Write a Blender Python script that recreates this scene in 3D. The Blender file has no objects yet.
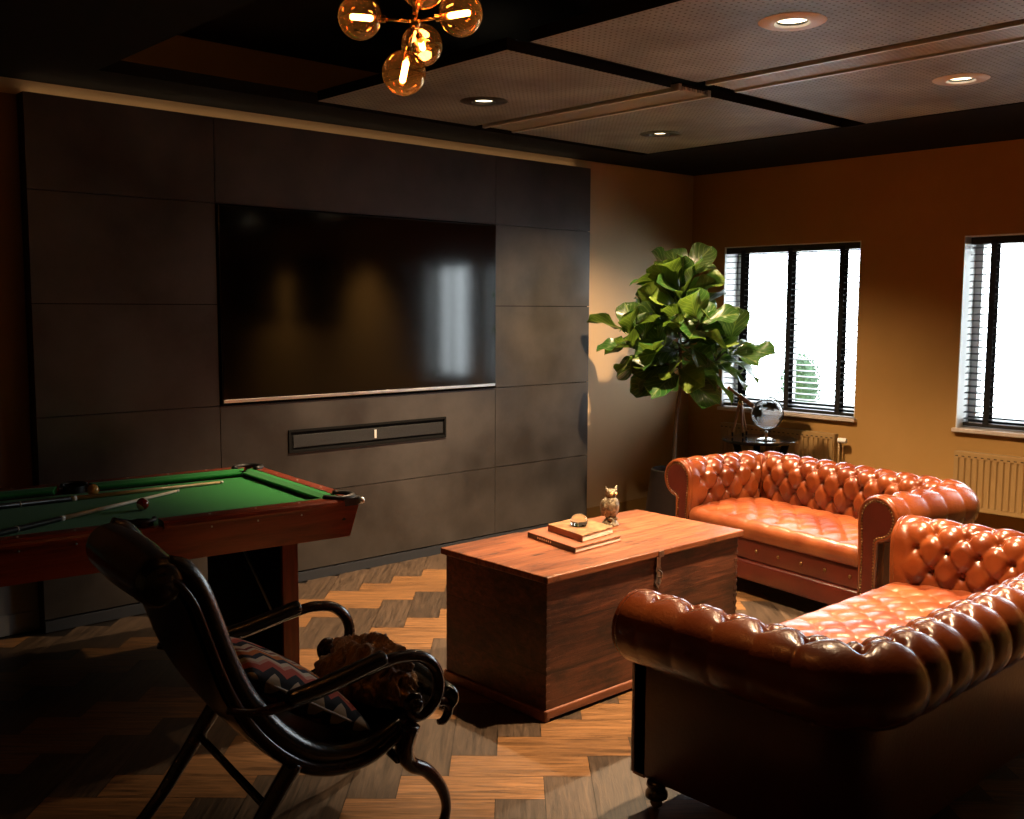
import bpy, bmesh, math, random
from mathutils import Vector, Matrix
from math import sin, cos, pi, radians, sqrt, exp, atan2, hypot
random.seed(7)
SC = bpy.context.scene
COL = SC.collection

# ------------------------------------------------------------------ helpers
def link_mesh(name, bm, mat, smooth=False, auto=None):
    me = bpy.data.meshes.new(name)
    bmesh.ops.recalc_face_normals(bm, faces=bm.faces)
    bm.to_mesh(me); bm.free()
    if smooth:
        for p in me.polygons: p.use_smooth = True
    if auto is not None:
        me.set_sharp_from_angle(angle=radians(auto))
    mats = mat if isinstance(mat, (list, tuple)) else [mat]
    for m in mats: me.materials.append(m)
    o = bpy.data.objects.new(name, me); COL.objects.link(o)
    return o

def mroot(root):
    M = Matrix.Identity(4)
    chain = []
    while root is not None:
        chain.append(root); root = root.parent
    for r in reversed(chain):
        M = M @ Matrix.LocRotScale(r.location, r.rotation_euler, r.scale)
    return M

def part(name, bm, mat, parent=None, world=False, smooth=False, auto=None):
    """one mesh object; geometry given in the parent's frame, or in world coordinates with world=True"""
    if world and parent is not None:
        bm.transform(mroot(parent).inverted())
    o = link_mesh(name, bm, mat, smooth, auto)
    if parent is not None: o.parent = parent
    return o

def tag(o, label=None, cat=None, group=None, kind=None):
    if label: o['label'] = label
    if cat: o['category'] = cat
    if group: o['group'] = group
    if kind: o['kind'] = kind
    return o

def thing(name, label, cat, loc=(0, 0, 0), rz=0.0, group=None):
    o = bpy.data.objects.new(name, None); COL.objects.link(o)
    o.empty_display_size = .1
    o.location = loc; o.rotation_euler = (0, 0, rz)
    return tag(o, label, cat, group)

def struct(name, bm, mat, parent=None, **k):
    o = part(name, bm, mat, parent, **k)
    if parent is None: o['kind'] = 'structure'
    return o

def box(bm, x0, x1, y0, y1, z0, z1, bev=0.0, seg=2, mi=0):
    r = bmesh.ops.create_cube(bm, size=1)
    vs = r['verts']
    for v in vs:
        v.co = Vector(((x0 + x1) / 2 + v.co.x * (x1 - x0), (y0 + y1) / 2 + v.co.y * (y1 - y0), (z0 + z1) / 2 + v.co.z * (z1 - z0)))
    fs = list({f for v in vs for f in v.link_faces})
    for f in fs: f.material_index = mi
    if bev > 0:
        es = list({e for v in vs for e in v.link_edges})
        bmesh.ops.bevel(bm, geom=es, offset=bev, segments=seg, affect='EDGES', profile=.5)
    return vs

def BOX(*a, **k):
    bm = bmesh.new(); box(bm, *a, **k); return bm

def catmull(pts, n=6):
    P = [Vector(p) for p in pts]
    if len(P) < 3: return P
    out = []
    for i in range(len(P) - 1):
        p0 = P[i - 1] if i > 0 else P[0] * 2 - P[1]
        p1, p2 = P[i], P[i + 1]
        p3 = P[i + 2] if i + 2 < len(P) else P[-1] * 2 - P[-2]
        for k in range(n):
            t = k / n
            out.append(.5 * ((2 * p1) + (p2 - p0) * t + (2 * p0 - 5 * p1 + 4 * p2 - p3) * t * t + (3 * p1 - p0 - 3 * p2 + p3) * t ** 3))
    out.append(P[-1])
    return out

def tube(bm, pts, rad, seg=12, smooth=6, flat=1.0, up=None, caps=True):
    """tube through pts with radius (number or list); flat scales the cross-section along its second axis"""
    n0 = len(pts)
    rl = rad if isinstance(rad, (list, tuple)) else [rad] * n0
    if smooth and n0 > 2:
        P4 = catmull([Vector(tuple(p)) for p in pts], smooth)
        R = []
        for i in range(n0 - 1):
            for k in range(smooth):
                t = k / smooth; t = t * t * (3 - 2 * t)
                R.append(rl[i] * (1 - t) + rl[i + 1] * t)
        R.append(rl[-1])
    else:
        P4 = [Vector(p) for p in pts]; R = rl
    rings = []
    prev = None
    for i, p in enumerate(P4):
        d = (P4[min(i + 1, len(P4) - 1)] - P4[max(i - 1, 0)]).normalized()
        if prev is None:
            a = Vector(up) if up else (Vector((0, 0, 1)) if abs(d.z) < .9 else Vector((0, 1, 0)))
        else: a = prev
        a = (a - d * a.dot(d))
        if a.length < 1e-6: a = d.orthogonal()
        a.normalize(); b = d.cross(a); prev = a
        rings.append([bm.verts.new(p + (a * cos(2 * pi * k / seg) + b * sin(2 * pi * k / seg) * flat) * R[i]) for k in range(seg)])
    for i in range(len(rings) - 1):
        for k in range(seg):
            bm.faces.new((rings[i][k], rings[i][(k + 1) % seg], rings[i + 1][(k + 1) % seg], rings[i + 1][k]))
    if caps:
        bm.faces.new(rings[0][::-1]); bm.faces.new(rings[-1])
    return bm

def TUBE(*a, **k):
    bm = bmesh.new(); tube(bm, *a, **k); return bm

def lathe(bm, prof, c=(0, 0, 0), seg=32, axis=None, closed=False):
    """prof = [(r,z)...] around the z axis at c (or along axis)"""
    M = Matrix.Translation(Vector(c))
    if axis is not None:
        M = M @ Vector((0, 0, 1)).rotation_difference(Vector(axis)).to_matrix().to_4x4()
    rings = []
    for r, z in prof:
        if r < 1e-5: rings.append([bm.verts.new(M @ Vector((0, 0, z)))])
        else: rings.append([bm.verts.new(M @ Vector((r * cos(2 * pi * k / seg), r * sin(2 * pi * k / seg), z))) for k in range(seg)])
    pairs = list(zip(rings[:-1], rings[1:]))
    if closed: pairs.append((rings[-1], rings[0]))
    for a, b in pairs:
        if len(a) == 1 and len(b) == 1: continue
        for k in range(seg):
            k2 = (k + 1) % seg
            if len(a) == 1: bm.faces.new((a[0], b[k], b[k2]))
            elif len(b) == 1: bm.faces.new((a[k], a[k2], b[0]))
            else: bm.faces.new((a[k], a[k2], b[k2], b[k]))
    return bm

def LATHE(*a, **k):
    bm = bmesh.new(); lathe(bm, *a, **k); return bm

def sphere(bm, c, r, seg=16, sc=(1, 1, 1)):
    v = bmesh.ops.create_uvsphere(bm, u_segments=seg, v_segments=max(6, seg // 2), radius=1)['verts']
    for q in v: q.co = Vector((c[0] + q.co.x * r * sc[0], c[1] + q.co.y * r * sc[1], c[2] + q.co.z * r * sc[2]))
    return v

def grid(bm, nu, nv, f, closeu=False):
    V = [[bm.verts.new(f(i, j)) for j in range(nv + 1)] for i in range(nu + (0 if closeu else 1))]
    F = []
    for i in range(nu):
        for j in range(nv):
            F.append(bm.faces.new((V[i][j], V[(i + 1) % len(V)][j], V[(i + 1) % len(V)][j + 1], V[i][j + 1])))
    return V, F

def prism(bm, poly, fn0, fn1):
    """solid between two copies of a polygon; fn0/fn1 map (u,v) to 3D"""
    a = [bm.verts.new(fn0(*p)) for p in poly]; b = [bm.verts.new(fn1(*p)) for p in poly]
    bm.faces.new(a); bm.faces.new(b[::-1])
    for i in range(len(poly)):
        j = (i + 1) % len(poly)
        bm.faces.new((a[j], a[i], b[i], b[j]))

def sst(x, a, b):
    t = max(0., min(1., (x - a) / (b - a))); return t * t * (3 - 2 * t)

# ------------------------------------------------------------------ materials
def new_mat(name):
    m = bpy.data.materials.new(name); m.use_nodes = True
    nt = m.node_tree; nt.nodes.clear()
    out = nt.nodes.new('ShaderNodeOutputMaterial')
    return m, nt, out

class N:
    def __init__(s, nt): s.nt = nt
    def n(s, t, **k):
        x = s.nt.nodes.new(t)
        for a, b in k.items(): setattr(x, a, b)
        return x
    def l(s, a, b): s.nt.links.new(a, b)

def mat(name, col, rough=.5, metal=0., spec=.5, coat=0., coat_r=.1, var=None, vscale=4., vstretch=(1, 1, 1), vdet=6,
        bump=0., bscale=60., bstretch=(1, 1, 1), rvar=0., emis=None, estr=0., sheen=0., coords='Object', vlo=.35, vhi=.65, bdet=4, sss=0):
    m, nt, out = new_mat(name); q = N(nt)
    b = q.n('ShaderNodeBsdfPrincipled'); q.l(b.outputs[0], out.inputs[0])
    b.inputs['Base Color'].default_value = (*col, 1); b.inputs['Roughness'].default_value = rough
    b.inputs['Metallic'].default_value = metal; b.inputs['Specular IOR Level'].default_value = spec
    b.inputs['Coat Weight'].default_value = coat; b.inputs['Coat Roughness'].default_value = coat_r
    if sheen: b.inputs['Sheen Weight'].default_value = sheen
    if emis: b.inputs['Emission Color'].default_value = (*emis, 1); b.inputs['Emission Strength'].default_value = estr
    tc = q.n('ShaderNodeTexCoord')
    if var is not None or rvar:
        mp = q.n('ShaderNodeMapping'); mp.inputs['Scale'].default_value = vstretch
        q.l(tc.outputs[coords], mp.inputs[0])
        nz = q.n('ShaderNodeTexNoise'); nz.inputs['Scale'].default_value = vscale; nz.inputs['Detail'].default_value = vdet
        nz.inputs['Roughness'].default_value = .6
        q.l(mp.outputs[0], nz.inputs['Vector'])
        if var is not None:
            cr = q.n('ShaderNodeValToRGB')
            cr.color_ramp.elements[0].position = vlo; cr.color_ramp.elements[1].position = vhi
            cr.color_ramp.elements[0].color = (*col, 1); cr.color_ramp.elements[1].color = (*var, 1)
            q.l(nz.outputs['Fac'], cr.inputs[0]); q.l(cr.outputs[0], b.inputs['Base Color'])
        if rvar:
            ma = q.n('ShaderNodeMapRange'); ma.inputs[3].default_value = rough - rvar; ma.inputs[4].default_value = rough + rvar
            ma.inputs[1].default_value = .3; ma.inputs[2].default_value = .7
            q.l(nz.outputs['Fac'], ma.inputs[0]); q.l(ma.outputs[0], b.inputs['Roughness'])
    if bump:
        mp2 = q.n('ShaderNodeMapping'); mp2.inputs['Scale'].default_value = bstretch
        q.l(tc.outputs[coords], mp2.inputs[0])
        n2 = q.n('ShaderNodeTexNoise'); n2.inputs['Scale'].default_value = bscale; n2.inputs['Detail'].default_value = bdet
        q.l(mp2.outputs[0], n2.inputs['Vector'])
        bp = q.n('ShaderNodeBump'); bp.inputs['Strength'].default_value = bump; bp.inputs['Distance'].default_value = .01
        q.l(n2.outputs['Fac'], bp.inputs['Height']); q.l(bp.outputs[0], b.inputs['Normal'])
    return m

def glassy(name, tint, gloss=.1, rough=.02, gcol=(1, 1, 1)):
    """thin glass: mostly see-through with a clear reflection"""
    m, nt, out = new_mat(name); q = N(nt)
    t = q.n('ShaderNodeBsdfTransparent'); t.inputs[0].default_value = (*tint, 1)
    g = q.n('ShaderNodeBsdfGlossy'); g.inputs['Roughness'].default_value = rough; g.inputs['Color'].default_value = (*gcol, 1)
    lw = q.n('ShaderNodeLayerWeight'); lw.inputs[0].default_value = .5
    pw = q.n('ShaderNodeMath', operation='POWER'); pw.inputs[1].default_value = 4.; q.l(lw.outputs['Facing'], pw.inputs[0])
    ad = q.n('ShaderNodeMath', operation='MULTIPLY_ADD'); ad.inputs[1].default_value = .75; ad.inputs[2].default_value = gloss + .02
    ad.use_clamp = True; q.l(pw.outputs[0], ad.inputs[0])
    mx = q.n('ShaderNodeMixShader'); q.l(ad.outputs[0], mx.inputs[0]); q.l(t.outputs[0], mx.inputs[1]); q.l(g.outputs[0], mx.inputs[2])
    q.l(mx.outputs[0], out.inputs[0]); return m

def amber_mat():
    m = glassy('amber_glass', (.84, .56, .34), .13, .02, (1, .72, .45)); nt = m.node_tree; q = N(nt)
    out = [n for n in nt.nodes if n.type == 'OUTPUT_MATERIAL'][0]; prev = out.inputs[0].links[0].from_socket
    tr = q.n('ShaderNodeBsdfTranslucent'); tr.inputs[0].default_value = (1, .55, .2, 1)
    ms = q.n('ShaderNodeMixShader'); ms.inputs[0].default_value = .008; q.l(prev, ms.inputs[1]); q.l(tr.outputs[0], ms.inputs[2]); q.l(ms.outputs[0], out.inputs[0]); return m

def emit(name, col, s):
    m, nt, out = new_mat(name); q = N(nt)
    e = q.n('ShaderNodeEmission'); e.inputs[0].default_value = (*col, 1); e.inputs[1].default_value = s
    q.l(e.outputs[0], out.inputs[0]); return m

def wood(name, dark, light, grain=(1, 12, 12), scale=3., rough=.4, coat=.0, bump=.15, spec=.5, plank=None, wear=None):
    """streaky wood; plank=(axis, width) adds board joints across that axis"""
    m, nt, out = new_mat(name); q = N(nt)
    b = q.n('ShaderNodeBsdfPrincipled'); q.l(b.outputs[0], out.inputs[0])
    b.inputs['Roughness'].default_value = rough; b.inputs['Coat Weight'].default_value = coat; b.inputs['Coat Roughness'].default_value = .15
    b.inputs['Specular IOR Level'].default_value = spec
    tc = q.n('ShaderNodeTexCoord'); mp = q.n('ShaderNodeMapping'); mp.inputs['Scale'].default_value = grain
    q.l(tc.outputs['Object'], mp.inputs[0])
    nz = q.n('ShaderNodeTexNoise'); nz.inputs['Scale'].default_value = scale; nz.inputs['Detail'].default_value = 8; nz.inputs['Roughness'].default_value = .65
    nz.inputs['Distortion'].default_value = .6
    q.l(mp.outputs[0], nz.inputs['Vector'])
    cr = q.n('ShaderNodeValToRGB'); e = cr.color_ramp.elements
    e[0].position = .3; e[1].position = .7; e[0].color = (*dark, 1); e[1].color = (*light, 1)
    q.l(nz.outputs['Fac'], cr.inputs[0])
    colout = cr.outputs[0]; hout = nz.outputs['Fac']
    if plank:
        ax, w, off = plank
        sp = q.n('ShaderNodeSeparateXYZ'); q.l(tc.outputs['Object'], sp.inputs[0])
        a = q.n('ShaderNodeMath', operation='ADD'); a.inputs[1].default_value = off; q.l(sp.outputs[ax], a.inputs[0])
        d = q.n('ShaderNodeMath', operation='DIVIDE'); d.inputs[1].default_value = w; q.l(a.outputs[0], d.inputs[0])
        fl = q.n('ShaderNodeMath', operation='FLOOR'); q.l(d.outputs[0], fl.inputs[0])
        wn = q.n('ShaderNodeTexWhiteNoise', noise_dimensions='1D'); q.l(fl.outputs[0], wn.inputs['W'])
        mr = q.n('ShaderNodeMapRange'); mr.inputs[3].default_value = .6; mr.inputs[4].default_value = 1.15; q.l(wn.outputs['Value'], mr.inputs[0])
        mu = q.n('ShaderNodeVectorMath', operation='SCALE'); q.l(colout, mu.inputs[0]); q.l(mr.outputs[0], mu.inputs['Scale'])
        fr = q.n('ShaderNodeMath', operation='FRACT'); q.l(d.outputs[0], fr.inputs[0])
        pp = q.n('ShaderNodeMath', operation='PINGPONG'); pp.inputs[1].default_value = .5; q.l(fr.outputs[0], pp.inputs[0])
        gt = q.n('ShaderNodeMapRange'); gt.inputs[1].default_value = 0; gt.inputs[2].default_value = .0025 / w; gt.inputs[3].default_value = .12; gt.inputs[4].default_value = 1
        q.l(pp.outputs[0], gt.inputs[0])
        m2 = q.n('ShaderNodeVectorMath', operation='SCALE'); q.l(mu.outputs[0], m2.inputs[0]); q.l(gt.outputs[0], m2.inputs['Scale'])
        colout = m2.outputs[0]
    if wear:
        wc, ws, lo, hi, wst = wear
        mw = q.n('ShaderNodeMapping'); mw.inputs['Scale'].default_value = wst; q.l(tc.outputs['Object'], mw.inputs[0])
        n3 = q.n('ShaderNodeTexNoise'); n3.inputs['Scale'].default_value = ws; n3.inputs['Detail'].default_value = 9; n3.inputs['Roughness'].default_value = .7
        q.l(mw.outputs[0], n3.inputs['Vector'])
        r3 = q.n('ShaderNodeMapRange'); r3.inputs[1].default_value = lo; r3.inputs[2].default_value = hi; q.l(n3.outputs['Fac'], r3.inputs[0])
        mx = q.n('ShaderNodeMix', data_type='RGBA'); q.l(r3.outputs[0], mx.inputs['Factor']); q.l(colout, mx.inputs['A']); mx.inputs['B'].default_value = (*wc, 1)
        colout = mx.outputs['Result']
    q.l(colout, b.inputs['Base Color'])
    bp = q.n('ShaderNodeBump'); bp.inputs['Strength'].default_value = bump; bp.inputs['Distance'].default_value = .004
    q.l(hout, bp.inputs['Height']); q.l(bp.outputs[0], b.inputs['Normal'])
    return m

def leather(name, a, b_, rough=.3, coat=.25):
    m, nt, out = new_mat(name); q = N(nt)
    b = q.n('ShaderNodeBsdfPrincipled'); q.l(b.outputs[0], out.inputs[0])
    b.inputs['Roughness'].default_value = rough; b.inputs['Coat Weight'].default_value = coat; b.inputs['Coat Roughness'].default_value = .18
    tc = q.n('ShaderNodeTexCoord')
    nz = q.n('ShaderNodeTexNoise'); nz.inputs['Scale'].default_value = 5; nz.inputs['Detail'].default_value = 8; q.l(tc.outputs['Object'], nz.inputs['Vector'])
    cr = q.n('ShaderNodeValToRGB'); cr.color_ramp.elements[0].position = .35; cr.color_ramp.elements[1].position = .68
    cr.color_ramp.elements[0].color = (*a, 1); cr.color_ramp.elements[1].color = (*b_, 1)
    q.l(nz.outputs['Fac'], cr.inputs[0]); q.l(cr.outputs[0], b.inputs['Base Color'])
    vo = q.n('ShaderNodeTexVoronoi'); vo.inputs['Scale'].default_value = 330; q.l(tc.outputs['Object'], vo.inputs['Vector'])
    wr = q.n('ShaderNodeTexNoise'); wr.inputs['Scale'].default_value = 38; wr.inputs['Detail'].default_value = 5; wr.inputs['Distortion'].default_value = 1.5
    q.l(tc.outputs['Object'], wr.inputs['Vector'])
    ad = q.n('ShaderNodeMath', operation='MULTIPLY_ADD'); ad.inputs[1].default_value = .12; q.l(vo.outputs['Distance'], ad.inputs[0]); q.l(wr.outputs['Fac'], ad.inputs[2])
    bp = q.n('ShaderNodeBump'); bp.inputs['Strength'].default_value = .22; bp.inputs['Distance'].default_value = .006
    q.l(ad.outputs[0], bp.inputs['Height']); q.l(bp.outputs[0], b.inputs['Normal'])
    return m

M = {}
M['wall'] = mat('wall_paint', (.41, .225, .065), .75, var=(.45, .25, .078), vscale=1.5, bump=.04, bscale=120, spec=.3)
M['wall_lt'] = mat('wall_paint_plaster', (.55, .37, .20), .6, var=(.59, .40, .22), vscale=1.5, bump=.04, bscale=120, spec=.3)
M['brown'] = mat('brown_wall_panel', (.16, .075, .03), .6, var=(.19, .09, .036), vscale=2)
M['black'] = mat('matt_black', (.004, .004, .004), .8, spec=.15)
M['panel'] = mat('cladding_metal', (.026, .023, .021), .40, var=(.060, .053, .048), vscale=2.2, vdet=9, bump=.05, bscale=30, rvar=.08, spec=.5)
M['panel_gap'] = mat('cladding_joint', (.004, .004, .004), .9, spec=.1)
M['skirt'] = mat('skirting_dark', (.035, .04, .05), .4)
M['skirt_l'] = mat('skirting_grey', (.42, .42, .41), .5)
M['white'] = mat('white_paint', (.88, .87, .84), .45)
M['badge'] = mat('badge_silver', (.62, .62, .62), .35)
M['sill'] = mat('stone_sill', (.55, .45, .38), .35, var=(.62, .52, .45), vscale=20)
M['frame'] = mat('window_frame_dark', (.012, .018, .018), .4)
M['pane'] = glassy('window_glass', (.97, .98, .98), .0)
M['slat'] = mat('blind_slat', (.02, .022, .022), .35)
M['tape'] = mat('ladder_tape', (.006, .006, .006), .85, bump=.4, bscale=300)
M['cord'] = mat('cord', (.35, .33, .3), .8)
M['chrome'] = mat('chrome', (.75, .73, .70), .12, metal=1)
M['brass'] = mat('brass', (.75, .48, .18), .22, metal=1)
M['antique'] = mat('antique_brass', (.30, .19, .08), .35, metal=1)
M['iron'] = mat('old_iron', (.22, .20, .18), .35, metal=1, var=(.45, .43, .4), vscale=40)
M['rad'] = mat('radiator_enamel', (.36, .22, .085), .4)
M['rad_dark'] = mat('radiator_slot', (.01, .008, .005), .9)
M['tv'] = mat('tv_screen', (.0012, .0012, .0012), .09, spec=.8)
M['tvframe'] = mat('tv_bezel', (.005, .005, .005), .25)
M['silver'] = mat('brushed_silver', (.72, .72, .72), .3, metal=1)
M['grille'] = mat('speaker_cloth', (.010, .010, .011), .6, bump=.4, bscale=500)
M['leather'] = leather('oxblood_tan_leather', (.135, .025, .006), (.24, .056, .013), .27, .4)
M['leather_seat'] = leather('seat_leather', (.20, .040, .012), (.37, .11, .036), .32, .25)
M['leather_out_shaded'] = leather('outer_leather_shaded', (.07, .010, .005), (.11, .015, .007), .34, .2)  # dark red leather, darkened further: shade of the outer faces put into the colour
M['bleather'] = leather('black_leather', (.011, .012, .012), (.020, .021, .021), .24, .6)
M['button'] = mat('leather_button', (.16, .03, .012), .35)
M['felt'] = mat('green_felt', (.018, .20, .042), .95, var=(.024, .24, .052), vscale=120, bump=.1, bscale=600, spec=.1, sheen=.15)
M['mahog'] = wood('mahogany', (.13, .018, .007), (.34, .055, .019), (1, 10, 10), 3, .28, .4, .06)
M['mahog_z'] = wood('mahogany_upright', (.10, .016, .007), (.27, .045, .017), (10, 10, 1), 3, .3, .35, .06)
M['bl_rubber'] = mat('black_pocket_leather', (.006, .006, .006), .5)
M['pearl'] = mat('pearl', (.8, .78, .72), .2)
M['cue_w'] = wood('cue_maple', (.62, .42, .22), (.78, .58, .34), (1, 20, 20), 3, .25, .4, .02)
M['cue_p'] = mat('cue_pale', (.82, .74, .60), .3)
M['cue_b'] = mat('cue_butt', (.006, .005, .005), .35, coat=.15)
M['ball_o'] = mat('ball_orange', (.75, .35, .08), .08, coat=1)
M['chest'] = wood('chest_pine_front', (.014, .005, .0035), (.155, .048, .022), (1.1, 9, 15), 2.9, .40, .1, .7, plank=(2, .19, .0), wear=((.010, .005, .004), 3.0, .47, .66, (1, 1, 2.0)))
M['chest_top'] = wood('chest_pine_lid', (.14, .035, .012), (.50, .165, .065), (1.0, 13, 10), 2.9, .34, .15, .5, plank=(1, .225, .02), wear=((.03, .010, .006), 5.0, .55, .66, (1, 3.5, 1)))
M['chest_edge'] = wood('chest_pine_base', (.10, .03, .013), (.26, .085, .035), (1.5, 10, 10), 2.2, .45, .05, .4)
M['carved'] = wood('carved_dark_wood', (.022, .008, .005), (.055, .018, .010), (4, 4, 4), 4, .22, .5, .1)
M['paper'] = mat('paper', (.80, .74, .62), .8, bump=.3, bscale=250, bstretch=(1, 1, 12))
M['book_b'] = mat('book_black_cover', (.012, .011, .010), .35)
M['book_br'] = mat('book_tan_cover', (.15, .06, .02), .4, var=(.36, .20, .085), vscale=26, vdet=3)
M['book_pk'] = mat('book_rust_cover', (.24, .075, .035), .4, var=(.32, .11, .05), vscale=18)
M['owl'] = mat('owl_bronze', (.05, .035, .02), .38, metal=.35, var=(.32, .25, .15), vscale=55, bump=.9, bscale=70)
M['eye'] = mat('owl_eye', (.9, .7, .3), .1)
M['stoneblk'] = mat('dark_stone', (.02, .018, .015), .2)
M['leafm'] = None
M['bark'] = mat('bark', (.10, .075, .055), .8, var=(.17, .13, .095), vscale=30, bump=.6, bscale=60)
M['pot'] = mat('pot_glaze', (.012, .008, .007), .3)
M['soil'] = mat('soil', (.03, .02, .014), .95, bump=1, bscale=60)
M['tabletop'] = mat('black_lacquer', (.008, .008, .008), .12, coat=.7)
M['amber'] = amber_mat()
M['clear'] = glassy('clear_glass', (.96, .97, .97), .08, .01)
M['clear'] = glassy('clear_glass', (.95, .96, .97), .10, .02); _nt = M['clear'].node_tree; _q = N(_nt)
_o = [n for n in _nt.nodes if n.type == 'OUTPUT_MATERIAL'][0]; _p = _o.inputs[0].links[0].from_socket
_t = _q.n('ShaderNodeBsdfTranslucent'); _t.inputs[0].default_value = (.95, .97, 1, 1); _m = _q.n('ShaderNodeMixShader'); _m.inputs[0].default_value = .22
_q.l(_p, _m.inputs[1]); _q.l(_t.outputs[0], _m.inputs[2]); _q.l(_m.outputs[0], _o.inputs[0])
M['filament'] = emit('filament', (1., .55, .18), 60)
M['bulbglow'] = emit('lamp_diffuser', (1., .80, .52), 9)
M['darkmetal'] = mat('dark_metal', (.05, .048, .045), .35, metal=.6)
M['ringm'] = mat('downlight_ring', (.78, .84, .86), .4)
M['wallscreen'] = mat('dark_screen', (.004, .004, .004), .1)
M['throw'] = mat('gold_brown_plush', (.16, .06, .018), .4, var=(.80, .42, .14), vscale=9, vstretch=(1, 4, 1), bump=1.0, bscale=55, bstretch=(1, 4, 1), sheen=.5)
M['pale_ext'] = mat('pale_render', (.85, .85, .83), .8)
M['terra'] = mat('planter_grey', (.30, .30, .29), .7)
M['bushleaf'] = mat('box_leaf', (.018, .05, .018), .6, var=(.05, .13, .04), vscale=60)
M['telwood'] = wood('tripod_wood', (.22, .09, .03), (.36, .16, .06), (6, 6, 1), 4, .35, .2, .05)

# ------------------------------------------------------------------ room
H = 2.66; XW = 6.77; YW = 5.25; YP = 5.146
X0, Y0 = -1.6, -3.2

# camera
YAW, PIT, ROLL, F, CZ = radians(47.61), radians(5.72), radians(.26), 1025., 1.6
fw = Vector((cos(YAW) * cos(PIT), sin(YAW) * cos(PIT), -sin(PIT))); r0 = Vector((sin(YAW), -cos(YAW), 0)); u0 = r0.cross(fw)
rr = r0 * cos(ROLL) + u0 * sin(ROLL); uu = u0 * cos(ROLL) - r0 * sin(ROLL)
cam = bpy.data.cameras.new('camera'); cam.sensor_fit = 'HORIZONTAL'; cam.sensor_width = 36; cam.lens = 36 * F / 1024
cam.clip_start = .02
co = bpy.data.objects.new('camera', cam); COL.objects.link(co)
mw = Matrix.Identity(4)
for i in range(3): mw[i][0] = rr[i]; mw[i][1] = uu[i]; mw[i][2] = -fw[i]
mw[0][3], mw[1][3], mw[2][3] = 0, 0, CZ
co.matrix_world = mw
SC.camera = co

# floor: big block herringbone, one mesh
def floor_mat():
    m, nt, out = new_mat('parquet'); q = N(nt)
    b = q.n('ShaderNodeBsdfPrincipled'); q.l(b.outputs[0], out.inputs[0])
    b.inputs['Roughness'].default_value = .36
    at = q.n('ShaderNodeAttribute', attribute_name='tone'); uv = q.n('ShaderNodeUVMap'); uv.uv_map = 'UVMap'
    mp = q.n('ShaderNodeMapping'); mp.inputs['Scale'].default_value = (2.0, 26, 1); q.l(uv.outputs[0], mp.inputs[0])
    nz = q.n('ShaderNodeTexNoise'); nz.inputs['Scale'].default_value = 2.2; nz.inputs['Detail'].default_value = 8; nz.inputs['Roughness'].default_value = .68; nz.inputs['Distortion'].default_value = .8
    q.l(mp.outputs[0], nz.inputs['Vector'])
    mr = q.n('ShaderNodeMapRange'); mr.inputs[1].default_value = .3; mr.inputs[2].default_value = .72; mr.inputs[3].default_value = .22; mr.inputs[4].default_value = 1.5
    q.l(nz.outputs['Fac'], mr.inputs[0])
    sc = q.n('ShaderNodeVectorMath', operation='SCALE'); q.l(at.outputs['Color'], sc.inputs[0]); q.l(mr.outputs[0], sc.inputs['Scale'])
    q.l(sc.outputs[0], b.inputs['Base Color'])
    rm = q.n('ShaderNodeMapRange'); rm.inputs[3].default_value = .30; rm.inputs[4].default_value = .5; q.l(nz.outputs['Fac'], rm.inputs[0]); q.l(rm.outputs[0], b.inputs['Roughness'])
    bp = q.n('ShaderNodeBump'); bp.inputs['Strength'].default_value = .35; bp.inputs['Distance'].default_value = .003
    q.l(nz.outputs['Fac'], bp.inputs['Height']); q.l(bp.outputs[0], b.inputs['Normal'])
    return m
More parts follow.
